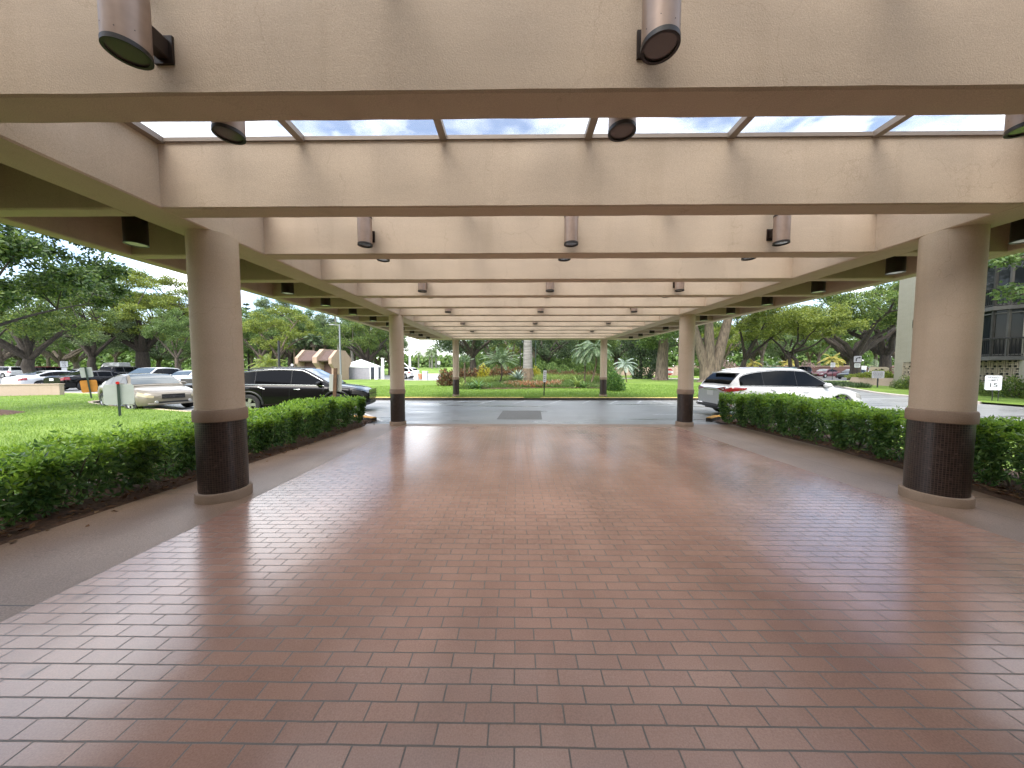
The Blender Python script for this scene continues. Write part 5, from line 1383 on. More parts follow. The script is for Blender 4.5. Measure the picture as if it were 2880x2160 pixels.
# between the left columns
for k, px, Y, sc, rz, lab in (('mid', 560, 58, 1.05, 0, 'soft green tree left of the black lamp post, behind the date palm'),
                         ('yel', 598, 50, 1.15, 60, 'light green tree directly behind the black lamp post'),
                         ('mid', 648, 62, 1.1, 120, 'green tree behind the left end of the gatehouse'),
                         ('dark', 706, 66, 1.05, 30, 'dark tree behind the middle of the gatehouse roof'),
                         ('oak', 792, 56, .92, 0, 'oak with spreading bare limbs behind the party tent'),
                         ('mid', 752, 64, 1., 200, 'tall green tree right behind the grey street lamp'),
                         ('pale', 842, 70, .75, 10, 'pale tree right of the oak behind the party tent'),
                         ('mid', 510, 74, 1.25, 77, 'tall green tree behind the nearest left column')):
    tree(k, 'shade_tree' if k != 'oak' else 'oak_tree', lab, px, Y, sc, rz)
for px, Y, sc, k in ((555, 66, 1.1, 'mid'), (625, 68, 1.15, 'pale'), (690, 74, 1.2, 'mid'), (765, 72, 1.1, 'mid'), (815, 76, 1.0, 'oak_wide'), (585, 72, 1.25, 'mid'), (540, 90, 1.2, 'mid'), (600, 84, 1.15, 'oak_wide'), (660, 92, 1.2, 'dark'), (720, 88, 1.2, 'mid'), (780, 94, 1.2, 'pale'), (840, 98, .9, 'mid')):
    tree(k, 'shade_tree', 'tree of the distant row behind the gatehouse', px, Y, sc, px, group='distant trees behind the gatehouse')
# centre and right
tree('dark', 'shade_tree', 'dark low-branching tree behind the garden bed right of the royal palm', 1180, 46, .85, 15)
tree('dark', 'shade_tree', 'dark tree whose branches hang in front of the sky gap, above the left garden palm', 1020, 40, 1.0, 200)
for k, px, Y, sc, rz in (('mid', 1060, 56, .9, 0), ('yel', 1105, 62, 1.1, 0), ('oak', 1240, 58, .95, 90), ('mid', 1290, 54, .95, 20), ('dark', 1225, 72, 1.1, 33), ('mid', 1155, 74, 1.1, 44), ('dark', 1330, 66, 1.1, 12), ('pale', 1085, 84, .8, 66), ('mid', 1010, 92, .8, 0)):
    tree(k, 'shade_tree', 'tree of the green belt behind the island garden', px, Y, sc, rz, group='green belt behind the island')
tree('dark', 'ivy_tree', 'dark ivy-clad tree with hanging skirt beside the small palm on the island', 1383, 46, (.55, .55, .95), 0)
def skirt(n, r0, r1, h, seed, leaf):
    rg = np.random.default_rng(seed); z = rg.random(n) * h; r = r0 + (r1 - r0) * np.sin(np.clip(z / h, 0, 1) * math.pi * .8) + rg.normal(size=n) * .15; a = rg.random(n) * 6.283
    C = np.stack([r * np.cos(a), r * np.sin(a), z], 1); D = unit(np.stack([np.cos(a) * .4, np.sin(a) * .4, -np.ones(n)], 1) + rg.normal(size=(n, 3)) * .3)
    return quad_mesh('foliage', leaf_quads(C, D, .32, .14, rg), M[leaf])
plant('ivy_mound', 'mound of dark climbing leaves around the trunk foot right of the small island palm', 'shrub', (AT(1386, 45), 45, 0), [('foliage', skirt(2600, .9, 1.7, 4.6, 5, 'lf_dark'))])
# massive trunks on the island
def big_trunk(seed, stems, r, h, bark):
    rg = np.random.default_rng(seed); g = MB()
    for (dx, dy, rr) in stems:
        g.tube([(dx * .15, dy * .15, -.3), (dx * .18, dy * .18, .15), (dx * .25, dy * .25, h * .25), (dx * .62, dy * .62, h * .6), (dx, dy, h)], [r * rr * 1.6, r * rr * 1.2, r * rr, r * rr * .85, r * rr * .6], 14)
    for k in range(7):
        a = rg.random() * 6.28; g.tube([(.3 * r * math.cos(a), .3 * r * math.sin(a), .5), (r * 1.15 * math.cos(a), r * 1.15 * math.sin(a), .1), (r * 1.9 * math.cos(a), r * 1.9 * math.sin(a), -.2)], [r * .45, r * .32, r * .1], 8)
    t = g.build('trunk', M[bark], None, True); m = t.data; bpy.data.objects.remove(t); return m
def crown_mesh(seed, cc, cr, nclump, rcl, nleaf, ls, leaf, flat=.65):
    rg = np.random.default_rng(seed); P = np.array(cc) + ball(rg, nclump, .35) * np.array(cr); w = rg.integers(0, nclump, nleaf)
    b = ball(rg, nleaf, .5) * np.array([1, 1, flat]); C = P[w] + b * rcl * rg.uniform(.6, 1.3, nclump)[w][:, None]; D = unit(b + rg.normal(size=(nleaf, 3)) * .8 + np.array([0, 0, -.3]))
    return quad_mesh('crown', leaf_quads(C, D, ls * rg.uniform(.7, 1.4, nleaf), ls * .6, rg), M[leaf])
plant('multi_stem_tree', 'huge tree with three grey-brown stems behind the white crossover', 'tree', (19.8, 33.2, .05),
      [('trunk', big_trunk(1, [(-2.2, .3, .62), (-.5, -.2, .66), (2.1, .4, .72)], .78, 7.5, 'bark_brown')), ('crown', crown_mesh(2, (0, 0, 9.5), (6.5, 6.5, 2.6), 40, 1.5, 11000, .28, 'lf_oak'))])
plant('big_trunk_tree', 'tree with one thick tapering trunk near the red octagonal sign', 'tree', (17.2, 38.6, .05),
      [('trunk', big_trunk(3, [(.5, .1, 1.)], .62, 9, 'bark_brown')), ('crown', crown_mesh(4, (0, 0, 7.4), (5.2, 4.5, 3.6), 40, 1.25, 10000, .26, 'lf_mid'))])
# right side
crook = tree_meshes(seed=31, H=7, tr=.21, fork=2.9, cc=(-.4, 0, 6.4), cr=(5.6, 4.6, 1.9), nclump=32, rcl=1.15, nleaf=14250, lsize=0.182, flat=.5, leaf='lf_yel', bark='bark_dark', nl=6, trunks=2, crook=.36, bottom=-.7)
plant('crooked_tree', 'tree with two crooked twisting dark stems behind the white crossover', 'tree', (AT(1716, 36), 36, 0), [('trunk', crook[0]), ('crown', crook[1])])
lean = tree_meshes(seed=32, H=8, tr=.3, fork=2.4, lean=(1.0, 0), cc=(2.4, 0, 6.6), cr=(4.4, 4.0, 2.4), nclump=26, rcl=1.15, nleaf=11250, lsize=0.190, leaf='lf_yel', bark='bark_dark', nl=5, bottom=-.8)
plant('leaning_tree', 'leaning dark-stemmed tree with yellow-green leaves right of the triple-stemmed tree', 'tree', (AT(1585, 37), 37, 0), [('trunk', lean[0]), ('crown', lean[1])])
tree('shadow', 'shade_tree', 'large dark tree with forked limbs beside the apartment house corner', 1900, 43, 1.05, 10)
tree('shadow', 'shade_tree', 'dark-limbed shade tree with thick trunk before the pale car, left of the planter', 1836, 41, .92, 130)
tree('mid', 'shade_tree', 'shade tree whose leaf sprays hang before the bay windows at the right edge', 2300, 13.4, .85, 40, X=24.6)
for k, px, Y, sc, rz in (('yel', 1560, 60, 1.2, 0), ('mid', 1640, 64, 1.1, 20), ('pale', 1690, 70, .85, 40), ('mid', 1760, 66, 1.1, 80), ('oak', 1820, 74, 1.1, 10), ('mid', 1880, 70, 1.2, 10), ('yel', 1740, 82, 1.4, 0), ('dark', 1480, 70, 1.2, 30), ('mid', 1430, 76, 1.3, 5), ('oak_wide', 1930, 60, 1.2, 0), ('dark', 1620, 86, 1.4, 99), ('mid', 1520, 84, 1.3, 45)):
    tree(k, 'shade_tree', 'tree of the belt behind the right parking lot', px, Y, sc, rz, group='tree belt behind the right lot')
# horizon wood beyond the golf mound
def far_wood():
    rg = np.random.default_rng(77); n = 60000
    x = rg.uniform(-330, 300, n); w = np.sin(x * .07) + np.sin(x * .19 + 1) * .6; top = 7.4 + 1.5 * w
    top = np.where((x > -60) & (x < -22), 6.6 + .9 * w, top + 8)
    z = top * rg.random(n) ** 1.15; y = 155 + rg.normal(size=n) * 5 + np.abs(x) * .05
    C = np.stack([x, y, z], 1); D = unit(rg.normal(size=(n, 3)))
    o = obj('distant_wood', quad_mesh('distant_wood', leaf_quads(C, D, 2.0 * rg.uniform(.5, 1.2, n), 1.3, rg), M['lf_mid'])); tag(o, 'hazy belt of wood on the horizon behind the golf mound', 'wood', None, 'stuff')
far_wood()

# ------------------------------------------------------------------ palms
def frond_verts(rg, L_, az, el, droop, nl, ll, lw, V, twist=0.):
    """one feather frond appended to V; leaflets hang from an arching midrib"""
    d0 = np.array([math.cos(az) * math.cos(el), math.sin(az) * math.cos(el), math.sin(el)]); side = np.array([-math.sin(az), math.cos(az), 0])
    P = []; p = np.zeros(3); d = d0.copy(); st = L_ / 12
    for i in range(13):
        P.append(p.copy()); p = p + d * st; d = d + np.array([0, 0, -droop / 12]); d /= np.linalg.norm(d)
    P = np.array(P)
    for i in range(12):
        a, b = P[i], P[i + 1]; w = .018 * L_ * (1 - i / 13)
        V += [a - side * w, a + side * w, b + side * w * .9, b - side * w * .9]
    for k in range(nl):
        t = .16 + .84 * (k + rg.random() * .5) / nl; f = t * 12; i = min(int(f), 11); c = P[i] + (P[i + 1] - P[i]) * (f - i); tn = P[i + 1] - P[i]; tn /= np.linalg.norm(tn)
        l = ll * (math.sin(math.pi * (.12 + .86 * t)) ** .6) * rg.uniform(.85, 1.1)
        for sg in (-1, 1):
            dd = side * sg * .8 + tn * .55 + np.array([0, 0, -.28 - .25 * rg.random()]); dd /= np.linalg.norm(dd)
            q = np.cross(dd, tn); q /= max(np.linalg.norm(q), 1e-6); wv = np.cross(q, dd) * lw
            V += [c, c + dd * l * .5 + wv * .5, c + dd * l, c + dd * l * .5 - wv * .5]
def palm_meshes(seed, path, rad, nf, L_, droop, nl=22, ll=.45, lw=.05, leaf='lf_palm', bark='bark_palm', el=(-.5, 1.3), dead=0, boots=False, knob=0.):
    rg = np.random.default_rng(seed); g = MB(); g.tube(path, rad, 14)
    if knob:
        p = Vector(path[-1]); g.lathe([(.02, -knob * 1.4), (knob * .8, -knob), (knob, 0), (knob * .7, knob * .9), (.02, knob * 1.4)], 10, tuple(p))
    t = g.build('trunk', M[bark], None, True); tm = t.data; bpy.data.objects.remove(t)
    V = []; top = np.array(path[-1], float)
    for k in range(nf):
        az = k * 2.39996 + rg.normal() * .15; e = el[1] + (el[0] - el[1]) * (k / max(1, nf - 1)) ** .8 + rg.normal() * .06
        frond_verts(rg, L_ * rg.uniform(.85, 1.1) * (1 if e < .9 else .8), az, e, droop * (1.25 if e > .3 else .9), nl, ll, lw, V)
    cm = quad_mesh('crown', np.array(V) + top, M[leaf]); out = [('trunk', tm), ('crown', cm)]
    if dead:
        V = []
        for k in range(dead): frond_verts(rg, L_ * .8, k * 2.4, -.9 - .3 * rg.random(), .8, 12, ll * .8, lw, V)
        out.append(('dead_fronds', quad_mesh('dead_fronds', np.array(V) + top, M['lf_dead'])))
    return out
Yp = 27.
roy = palm_meshes(1, [(0, 0, -.2), (0, 0, .15), (0, 0, .9), (0, 0, 3.2), (0, 0, 6.5), (0, 0, 9.5)], [.60, .50, .40, .345, .36, .26], 16, 3.2, 1.1, 40, .7, .05)
rt = MB(); rt.lathe([(.66, -.2), (.60, .1), (.50, .5), (.425, .95), (.40, 1.0)], 20); rt = rt.build('root_collar', M['bark_boot'], None, True); roy.append(('root_collar', rt.data)); bpy.data.objects.remove(rt)
plant('royal_palm', 'royal palm with thick smooth grey trunk rising from the island garden', 'palm', (AT(1140, Yp), Yp, isl(AT(1140, Yp), Yp)), roy)
x0 = AT(1063, 24.); zz = isl(x0, 24)
cur = palm_meshes(2, [(0, 0, -.05), (.28, 0, .05), (.62, 0, .35), (.74, 0, .8), (.70, 0, 1.3), (.62, 0, 1.78)], [.06, .06, .055, .05, .05, .06], 24, 1.75, 1.0, 34, .30, .035, bark='bark_dark', knob=.16, el=(.12, 1.35))
plant('date_palm', 'pygmy date palm with J-curved black trunk in the island garden', 'palm', (x0, 24, zz), cur)
thin = palm_meshes(3, [(.12, 0, -.1), (0, 0, .5), (-.02, 0, 1.1), (0, 0, 1.75)], [.045, .04, .06, .07], 12, .85, .7, 20, .26, .03, 'lf_palm', 'bark_boot', (.5, 1.4))
plant('young_palm', 'thin upright young palm beside the left slim column', 'palm', (AT(1004, 24), 24, isl(AT(1004, 24), 24)), thin)
two = palm_meshes(4, [(0, 0, -.1), (.25, 0, .7), (.42, 0, 1.6), (.36, 0, 2.75)], [.07, .06, .055, .06], 26, 1.7, 1.7, 30, .36, .035, 'lf_palm', 'bark_boot', (-.5, 1.3))
plant('date_palm', 'date palm with leaning dark stem and drooping fronds by the right slim column, front stem', 'palm', (AT(1275, 24), 24, isl(AT(1275, 24), 24)), two)
plant('date_palm', 'date palm with leaning dark stem behind the right slim column, rear stem', 'palm', (AT(1262, 24.6), 24.6, isl(AT(1262, 24.6), 24.6)), two, R(70), .92)
sm = palm_meshes(5, [(.22, 0, -.1), (.10, 0, .6), (0, 0, 1.3), (-.05, 0, 1.75)], [.05, .045, .10, .07], 20, 1.3, 1.6, 26, .3, .035, 'lf_silver', 'bark_boot', (-.2, 1.3))
plant('small_palm', 'small blue-green palm with bent stem on the lawn right of the dark shrub', 'palm', (AT(1349, 28), 28, .1), sm)
dp = palm_meshes(6, [(0, 0, -.2), (0, 0, 1.0), (0, 0, 2.0)], [.32, .26, .30], 34, 2.3, 1.3, 30, .5, .05, 'lf_yel', 'bark_boot', (-.35, 1.35), boots=True)
plant('canary_palm', 'bushy yellow-green date palm behind the black crossover', 'palm', (AT(574, 40), 40, 0), dp)
sab = palm_meshes(7, [(0, 0, -.2), (.05, 0, 3), (.0, 0, 6.0)], [.20, .16, .17], 22, 1.6, 1.2, 18, .6, .09, 'lf_dark', 'bark_boot', (-.4, 1.3), dead=14)
for i, (px, Y, sc, lab) in enumerate(((676, 50, 1., 'sabal palm with grey hanging dead fronds, left of the gatehouse lamp'), (700, 56, 1.1, 'sabal palm with ragged dark head behind the gatehouse roof'), (634, 58, 1.0, 'sabal palm among the trees behind the white trailer'))):
    plant('sabal_palm', lab, 'palm', (AT(px, Y), Y, 0), sab, R(50 * i), sc)
# bare tall stems behind the gatehouse
for px, Y, h, lab in ((728, 60, 12, 'tall bare pale palm stem behind the gatehouse roof'), (757, 58, 9, 'grey leaning stem behind the gatehouse right end')):
    g = MB(); g.tube([(0, 0, -.2), (.3, 0, h * .3), (.1, 0, h * .65), (-.4, 0, h)], [.32, .26, .2, .16], 10); t = g.build('trunk', M['bark_palm'], None, True); tm = t.data; bpy.data.objects.remove(t)
    plant('tall_palm', lab, 'palm', (AT(px, Y), Y, 0), [('trunk', tm), ('crown', quad_mesh('crown', np.array([v for v in (lambda V: ([frond_verts(np.random.default_rng(k), 2.4, k * 2.4, 1.1 - k * .12, 1.4, 20, .6, .08, V) for k in range(14)], V)[1])([])]) + np.array([-.4, 0, h]), M['lf_palm']))])
rp = palm_meshes(8, [(0, 0, -.3), (0, 0, 2.5), (0, 0, 5.6)], [.30, .24, .22], 16, 2.9, 1.6, 22, .75, .12, 'lf_pale', 'bark_palm', (-.3, 1.3))
for px, Y, sc, lab in ((904, 118, 1.08, 'distant royal palm left of the pair on the golf mound'), (928, 122, 1.2, 'distant royal palm, left stem of the close pair'), (933, 116, 1.1, 'distant royal palm, right stem of the close pair'), (942, 120, 1.42, 'tallest distant royal palm on the golf mound')):
    plant('royal_palm', lab, 'palm', (AT(px, Y), Y, .8), rp, R(px * 7), sc)
yp = palm_meshes(9, [(0, 0, -.2), (0, 0, 1.2), (0, 0, 2.4)], [.16, .13, .12], 16, 1.7, 1.5, 22, .5, .07, 'lf_palmy', 'bark_palm', (-.2, 1.3))
for px, Y, sc, lab in ((1789, 58, 1.25, 'yellow-leaved palm with white stem above the red sedan'), (1622, 60, .95, 'yellowish palm with white stem above the rear of the white crossover'), (1698, 60, 1.0, 'short yellowish palm left of the crooked stems')):
    plant('yellow_palm', lab, 'palm', (AT(px, Y), Y, 0), yp, R(px), sc)
gp = palm_meshes(10, [(0, 0, -.2), (0, 0, 1.3)], [.16, .14], 24, 2.6, 1.4, 26, .55, .05, 'lf_palm', 'bark_boot', (-.1, 1.35))
plant('feather_palm', 'green feather palm between the two yellowish palms', 'palm', (AT(1662, 55), 55, 0), gp)
plant('feather_palm', 'grey-green feather palm behind the planter name board', 'palm', (AT(1880, 52), 52, 0), gp, 1., 1.0)
# norfolk pine
def pine():
    rg = np.random.default_rng(3); V = []
    for t in range(13):
        z = 5 + t * .95; r = 2.9 * (1 - t / 14)
        for k in range(6):
            a = k * 1.047 + t * .5; n = 26
            f = (np.arange(n) + rg.random(n)) / n; c = np.stack([np.cos(a) * r * f, np.sin(a) * r * f, z + .25 * f * f], 1); D = unit(np.stack([np.cos(a) + rg.normal(size=n) * .7, np.sin(a) + rg.normal(size=n) * .7, .5 + .3 * rg.random(n)], 1))
            V.append(leaf_quads(c, D, .55, .16, rg))
    g = MB(); g.tube([(0, 0, 0), (0, 0, 17.5)], [.25, .04], 8); t = g.build('trunk', M['bark_dark'], None, True); tm = t.data; bpy.data.objects.remove(t)
    return [('trunk', tm), ('crown', quad_mesh('crown', np.concatenate(V), M['lf_dark']))]
plant('norfolk_pine', 'dark tiered conifer rising right of the nearest left column', 'tree', (AT(533, 78), 78, 0), pine(), 0, 1.0)

# ------------------------------------------------------------------ hedges
def hedge(name, label, pts, seed, h, wdt, n, zf, ztop):
    """clipped hedge along a path, with leaf whorls on a branching interior"""
    rg = np.random.default_rng(seed); P = np.array(pts, float); seg = np.linalg.norm(np.diff(P, axis=0), axis=1); cum = np.concatenate([[0], np.cumsum(seg)])
    def at(s):
        i = np.clip(np.searchsorted(cum, s, 'right') - 1, 0, len(seg) - 1); f = (s - cum[i]) / seg[i]; p = P[i] + (P[i + 1] - P[i]) * f[:, None]; t = (P[i + 1] - P[i]) / seg[i][:, None]
        return p, np.stack([-t[:, 1], t[:, 0]], 1)
    s = rg.random(n) * cum[-1]; s = np.clip(s + .10 * np.sin(s * 9.) + .05 * np.sin(s * 23. + 1), 0, cum[-1] - 1e-4); u = rg.uniform(-1, 1, n); v = rg.random(n)
    m = rg.random(n)                                         # push most whorls to the clipped surface
    side = m < .46; top = (m >= .46) & (m < .80)
    sh = (rg.random(n) < .035); u = np.where(side, np.sign(u) * (1 - np.abs(rg.normal(size=n)) * .10), u); v = np.where(top, 1 - np.abs(rg.normal(size=n)) * .07, .07 + v ** .75 * .93)
    bul = 1 + .10 * np.sin(s * 2.1 + seed) + .07 * np.sin(s * 5.3 + 2 * u); ht = h * (1 + .06 * np.sin(s * 1.7 + seed * 2) + .05 * np.sin(s * 4.4 + 1) + .04 * rg.normal(size=n) * top)
    ends = np.minimum(np.minimum(s, cum[-1] - s) / .35, 1); taper = np.sqrt(np.clip(ends, .15, 1))
    p, nn = at(s); wv = (wdt / 2) * u * bul * (.72 + .28 * np.sin(np.clip(v, 0, 1) * math.pi * .62)) * taper
    xy = p + nn * wv[:, None]; zb = np.array([zf(a, b) for a, b in xy]); ht = ht * (ztop - zb) / h; z = zb + v * ht * (.8 + .2 * taper) + np.where(sh & (v > .8), rg.random(n) * .10, 0)
    C0 = np.stack([xy[:, 0], xy[:, 1], z], 1)
    out = np.stack([nn[:, 0] * u * .9, nn[:, 1] * u * .9, np.where(top, 1.2, .35)], 1) + rg.normal(size=(n, 3)) * .45; out = unit(out)
    a = unit(np.cross(out, rg.normal(size=(n, 3)))); b = np.cross(out, a); k = 6; Cs, Ds, Ls, Ms = [], [], [], []
    new = (v > .68) & (rg.random(n) < np.clip((v - .66) * 3.2, 0, .92))
    for j in range(k):
        th = 2 * math.pi * j / k + rg.random(n) * .5; d = unit(a * np.cos(th)[:, None] + b * np.sin(th)[:, None] + out * rg.uniform(.15, .75, n)[:, None] + np.array([0, 0, -.12]))
        Cs.append(C0 + d * .008); Ds.append(d); Ls.append(rg.uniform(.045, .098, n) * np.where(new, .9, 1)); Ms.append(new)
    C = np.concatenate(Cs); D = np.concatenate(Ds); Ln = np.concatenate(Ls); mi = np.concatenate(Ms).astype(int)
    me = quad_mesh('foliage', leaf_quads(C, D, Ln, Ln * .38, rg, .12), [M['lf_hedge'], M['lf_new']], mi)
    t = thing(name, label, 'hedge'); obj('foliage', me, t)
    g = MB()
    for q in np.arange(.12, cum[-1] - .1, .16):
        p, nn = at(np.array([q])); o = rg.uniform(-.25, .25) * wdt; x, y = p[0] + nn[0] * o; z = zf(x, y)
        for r in range(3):
            dx, dy = rg.normal(size=2) * .16 * wdt; g.tube([(x, y, z - .03), (x + dx * .5 + rg.normal() * .03, y + dy * .5, z + h * .36), (x + dx * 1.5, y + dy * 1.5, z + h * .72)], [.011, .008, .004], 5)
    g.build('stems', M['bark'], t)
    return t
hz = lambda x, y: bedz(x, y) + .01
hedge('hedge', 'long clipped green hedge left of the tile floor, between the walkway and lawn', [(-5.02, .6), (-5.0, 5), (-4.98, 9.75)], 1, .79, 1.02, 12500, hz, .735)
hedge('hedge', 'clipped green hedge right of the tile floor in front of the white crossover', [(6.55, 9.95), (6.62, 7.6), (6.5, 5.2), (6.3, 3.6), (6.2, .8)], 2, .85, 1.05, 12500, hz, .86)
# ragged outer bushes and clipped planter hedge on the right
def bush(seed, r, h, n, leaf, ls=.12, lw=.5, up=.2):
    rg = np.random.default_rng(seed); b = ball(rg, n, .33); b[:, 2] = np.abs(b[:, 2]); w = 1 + .18 * np.sin(b[:, 0] * 5 + seed) + .15 * np.sin(b[:, 1] * 6)
    C = b * np.array([r, r, h]) * w[:, None]; D = unit(b + rg.normal(size=(n, 3)) * .6 + np.array([0, 0, up]))
    return quad_mesh('foliage', leaf_quads(C, D, ls * rg.uniform(.7, 1.3, n), ls * lw, rg), M[leaf])
def stems_mesh(seed, r, h, n=9):
    rg = np.random.default_rng(seed); g = MB()
    for k in range(n):
        a = rg.random() * 6.28; g.tube([(0, 0, -.05), (.4 * r * math.cos(a), .4 * r * math.sin(a), h * .45), (.8 * r * math.cos(a), .8 * r * math.sin(a), h * .85)], [.02, .014, .006], 5)
    t = g.build('stems', M['bark'], None); m = t.data; bpy.data.objects.remove(t); return m
plant('round_shrub', 'dark round shrub beside the right slim column on the island', 'shrub', (AT(1327, 20.4), 20.4, isl(6.2, 20.4)), [('foliage', bush(3, .55, 1.22, 2600, 'lf_hedge', .13)), ('stems', stems_mesh(4, .5, 1.1))])
fb = bush(5, .62, .95, 1500, 'lf_oak', .10); fs = stems_mesh(6, .55, .9)
for i, Y in enumerate((24.6, 23.6, 20.2, 19.1, 18.0, 17.0, 16.0, 15.0)):
    d = fy(Y); p = FA + FD * d + Vector((-1.0, .35)) * .75
    plant('foundation_shrub', 'straggly shrub of the row along the foot of the apartment wall', 'shrub', (p.x, p.y, .03), [('foliage', fb), ('stems', fs)], i * 1.3, (.75 + .15 * (i % 3)) * (1.1 if i % 2 else .9), 'shrubs along the apartment wall')
plant('planter_hedge', 'yellow-green rounded hedge growing on the raised planter', 'hedge', (32.6, 29.9, .6), [('foliage', bush(7, 1.0, .62, 2600, 'lf_yel', .12))], R(-84), (2.0, .9, 1.))
rg_ = np.random.default_rng(9)
def tufts(name, label, cat, spots, leaf, n, L_, W_, spread=.6, up=1.2, kind='stuff'):
    Cs, Ds = [], []
    rg = np.random.default_rng(len(spots) + n)
    for x, y, z, r in spots:
        a = rg.random(n) * 6.28; q = r * np.sqrt(rg.random(n)); Cs.append(np.stack([x + q * np.cos(a), y + q * np.sin(a), np.full(n, z)], 1)); Ds.append(unit(np.stack([np.cos(a) * spread, np.sin(a) * spread, np.full(n, up)], 1) + rg.normal(size=(n, 3)) * .35))
    C = np.concatenate(Cs); D = np.concatenate(Ds); o = obj(name, quad_mesh(name, leaf_quads(C, D, L_ * rg.uniform(.6, 1.3, len(C)), W_, rg), M[leaf])); tag(o, label, cat, None, kind); return o
r_ = random.Random(8)
tufts('ground_cover', 'dark strap-leaved ground cover on the verge before the planter', 'ground cover', [(29.3 + r_.uniform(-.7, .7) - 1.9 * f, 29.6 + r_.uniform(-.5, .5) - 3.8 * f, .03, .35) for f in np.linspace(-.4, 1.1, 34)], 'lf_dark', 60, .36, .05)

# ------------------------------------------------------------------ island garden plants
cro = bush(11, .62, 1.05, 760, 'lf_croton', .20, .5, .5); crs = stems_mesh(12, .5, .8)
cs = [(px, 28.6 + .5 * math.sin(px)) for px in range(968, 1122, 15)] + [(px, 28.4 + .4 * math.sin(px)) for px in range(1192, 1300, 14)]
for i, (px, Y) in enumerate(cs):
    x = AT(px, Y); plant('croton_shrub', 'reddish brown croton shrub of the row across the island garden', 'shrub', (x, Y, isl(x, Y)), [('foliage', cro), ('stems', crs)], i * 1.7, (.88 + .16 * (i % 3)) * (1 if px < 1150 else .62), 'croton shrubs in the island garden')
yl = bush(13, .45, 1.15, 500, 'lf_yelplant', .26, .28, .8)
for px, Y, sc, lab in ((1044, 28.0, 1.1, 'bright yellow-leaved plant between the left slim column and curved palm'), (1112, 27.6, .6, 'small yellow-green plant left of the silver agave'), (1158, 28, .8, 'yellow-green fern right of the royal palm foot')):
    x = AT(px, Y); plant('yellow_shrub', lab, 'shrub', (x, Y, isl(x, Y)), [('foliage', yl)], px, sc)
def rosette(seed, n, L_, W_, leaf, arch=.5):
    rg = np.random.default_rng(seed); V = []
    for k in range(n):
        a = k * 2.4 + rg.normal() * .1; e = 1.35 - 1.25 * (k / n) ** .8 + rg.normal() * .05; l = L_ * rg.uniform(.8, 1.1); s = np.array([-math.sin(a), math.cos(a), 0]); p = np.zeros(3); prev = None
        for j in range(6):
            t = j / 5; w = W_ * (math.sin(math.pi * (.22 + .72 * t)) if t < 1 else .0); d = np.array([math.cos(a) * math.cos(e), math.sin(a) * math.cos(e), math.sin(e)]); cur = (p - s * w / 2, p + s * w / 2)
            if prev is not None: V += [prev[0], prev[1], cur[1], cur[0]]
            prev = cur; p = p + d * l / 5; e -= arch / 5
    m = np_mesh('leaves', np.array(V), np.arange(len(V)).reshape(-1, 4), M[leaf])
    bm = bmesh.new(); bm.from_mesh(m); bmesh.ops.remove_doubles(bm, verts=bm.verts, dist=.0005); bm.to_mesh(m); bm.free(); return m
x = AT(1119, 25.4); plant('silver_agave', 'big silvery spiky agave in front of the royal palm trunk', 'plant', (x, 25.4, isl(x, 25.4) + .15), [('leaves', rosette(1, 58, 1.15, .11, 'lf_silver', .7))])
for px, Y, sc, lab, lf in ((1033, 21.6, 1., 'dark glossy bromeliad rosette at the garden edge, largest one', 'lf_hedge'), (1016, 21.9, .7, 'smaller dark bromeliad left of the largest rosette', 'lf_hedge'), (1058, 22.0, .62, 'smaller dark bromeliad under the curved palm foot', 'lf_hedge'), (998, 22.2, .8, 'fern-like rosette beside the left slim column', 'lf_lirio'), (1246, 22.3, 1.1, 'wide arching fern left of the right slim column', 'lf_lirio'), (1262, 21.8, .7, 'low dark fern at the foot of the right slim column', 'lf_hedge')):
    x = AT(px, Y); plant('bromeliad', lab, 'plant', (x, Y, isl(x, Y) + .04), [('leaves', rosette(int(px), 30, .85, .12, lf, 1.0))], px, sc)
x = AT(990, 25); plant('croton_shrub', 'tall orange-tipped croton at the left end of the island garden', 'shrub', (x - .9, 25, isl(x, 25)), [('foliage', cro), ('stems', crs)], 2., 1.15)
sp = []
for px in range(1000, 1300, 5):
    for q in range(3):
        Y = r_.uniform(25, 27.6); x = AT(px, Y)
        if abs(px - 1140) > 18: sp.append((x, Y, isl(x, Y) + .02, .22))
tufts('lily_turf', 'bright strappy green lily turf filling the bed before the crotons', 'ground cover', sp, 'lf_lirio', 34, .52, .035, .5)
sp = [(AT(px, Y), Y, isl(AT(px, Y), Y) + .03, .3) for px, Y in [(r_.uniform(1066, 1100), r_.uniform(22.2, 25)) for _ in range(60)] + [(r_.uniform(1206, 1246), r_.uniform(22, 25)) for _ in range(60)] + [(r_.uniform(990, 1290), r_.uniform(21.5, 25)) for _ in range(260)]]
tufts('mondo_grass', 'soft fine-bladed green ground cover drifts beside the red flowers', 'ground cover', sp, 'lf_mid', 46, .30, .02, .9)
sp = [(AT(px, Y), Y, isl(AT(px, Y), Y) + .02, .16) for px, Y in [(r_.uniform(1094, 1210), r_.uniform(21.9, 24.2)) for _ in range(90)]]
tufts('bedding_plants', 'orange-red bedding plants along the front of the island garden', 'flowers', sp, 'lf_red', 18, .34, .10, .8)
sp = [(AT(px, Y), Y, isl(AT(px, Y), Y) + .02, .2) for px, Y in [(r_.uniform(1092, 1215), r_.uniform(22, 25)) for _ in range(110)]]
tufts('bedding_foliage', 'grey-green low foliage between the red bedding plants', 'ground cover', sp, 'lf_pale', 26, .26, .06, .9)
bg = bush(15, 1.3, 1.6, 2600, 'lf_mid', .2)
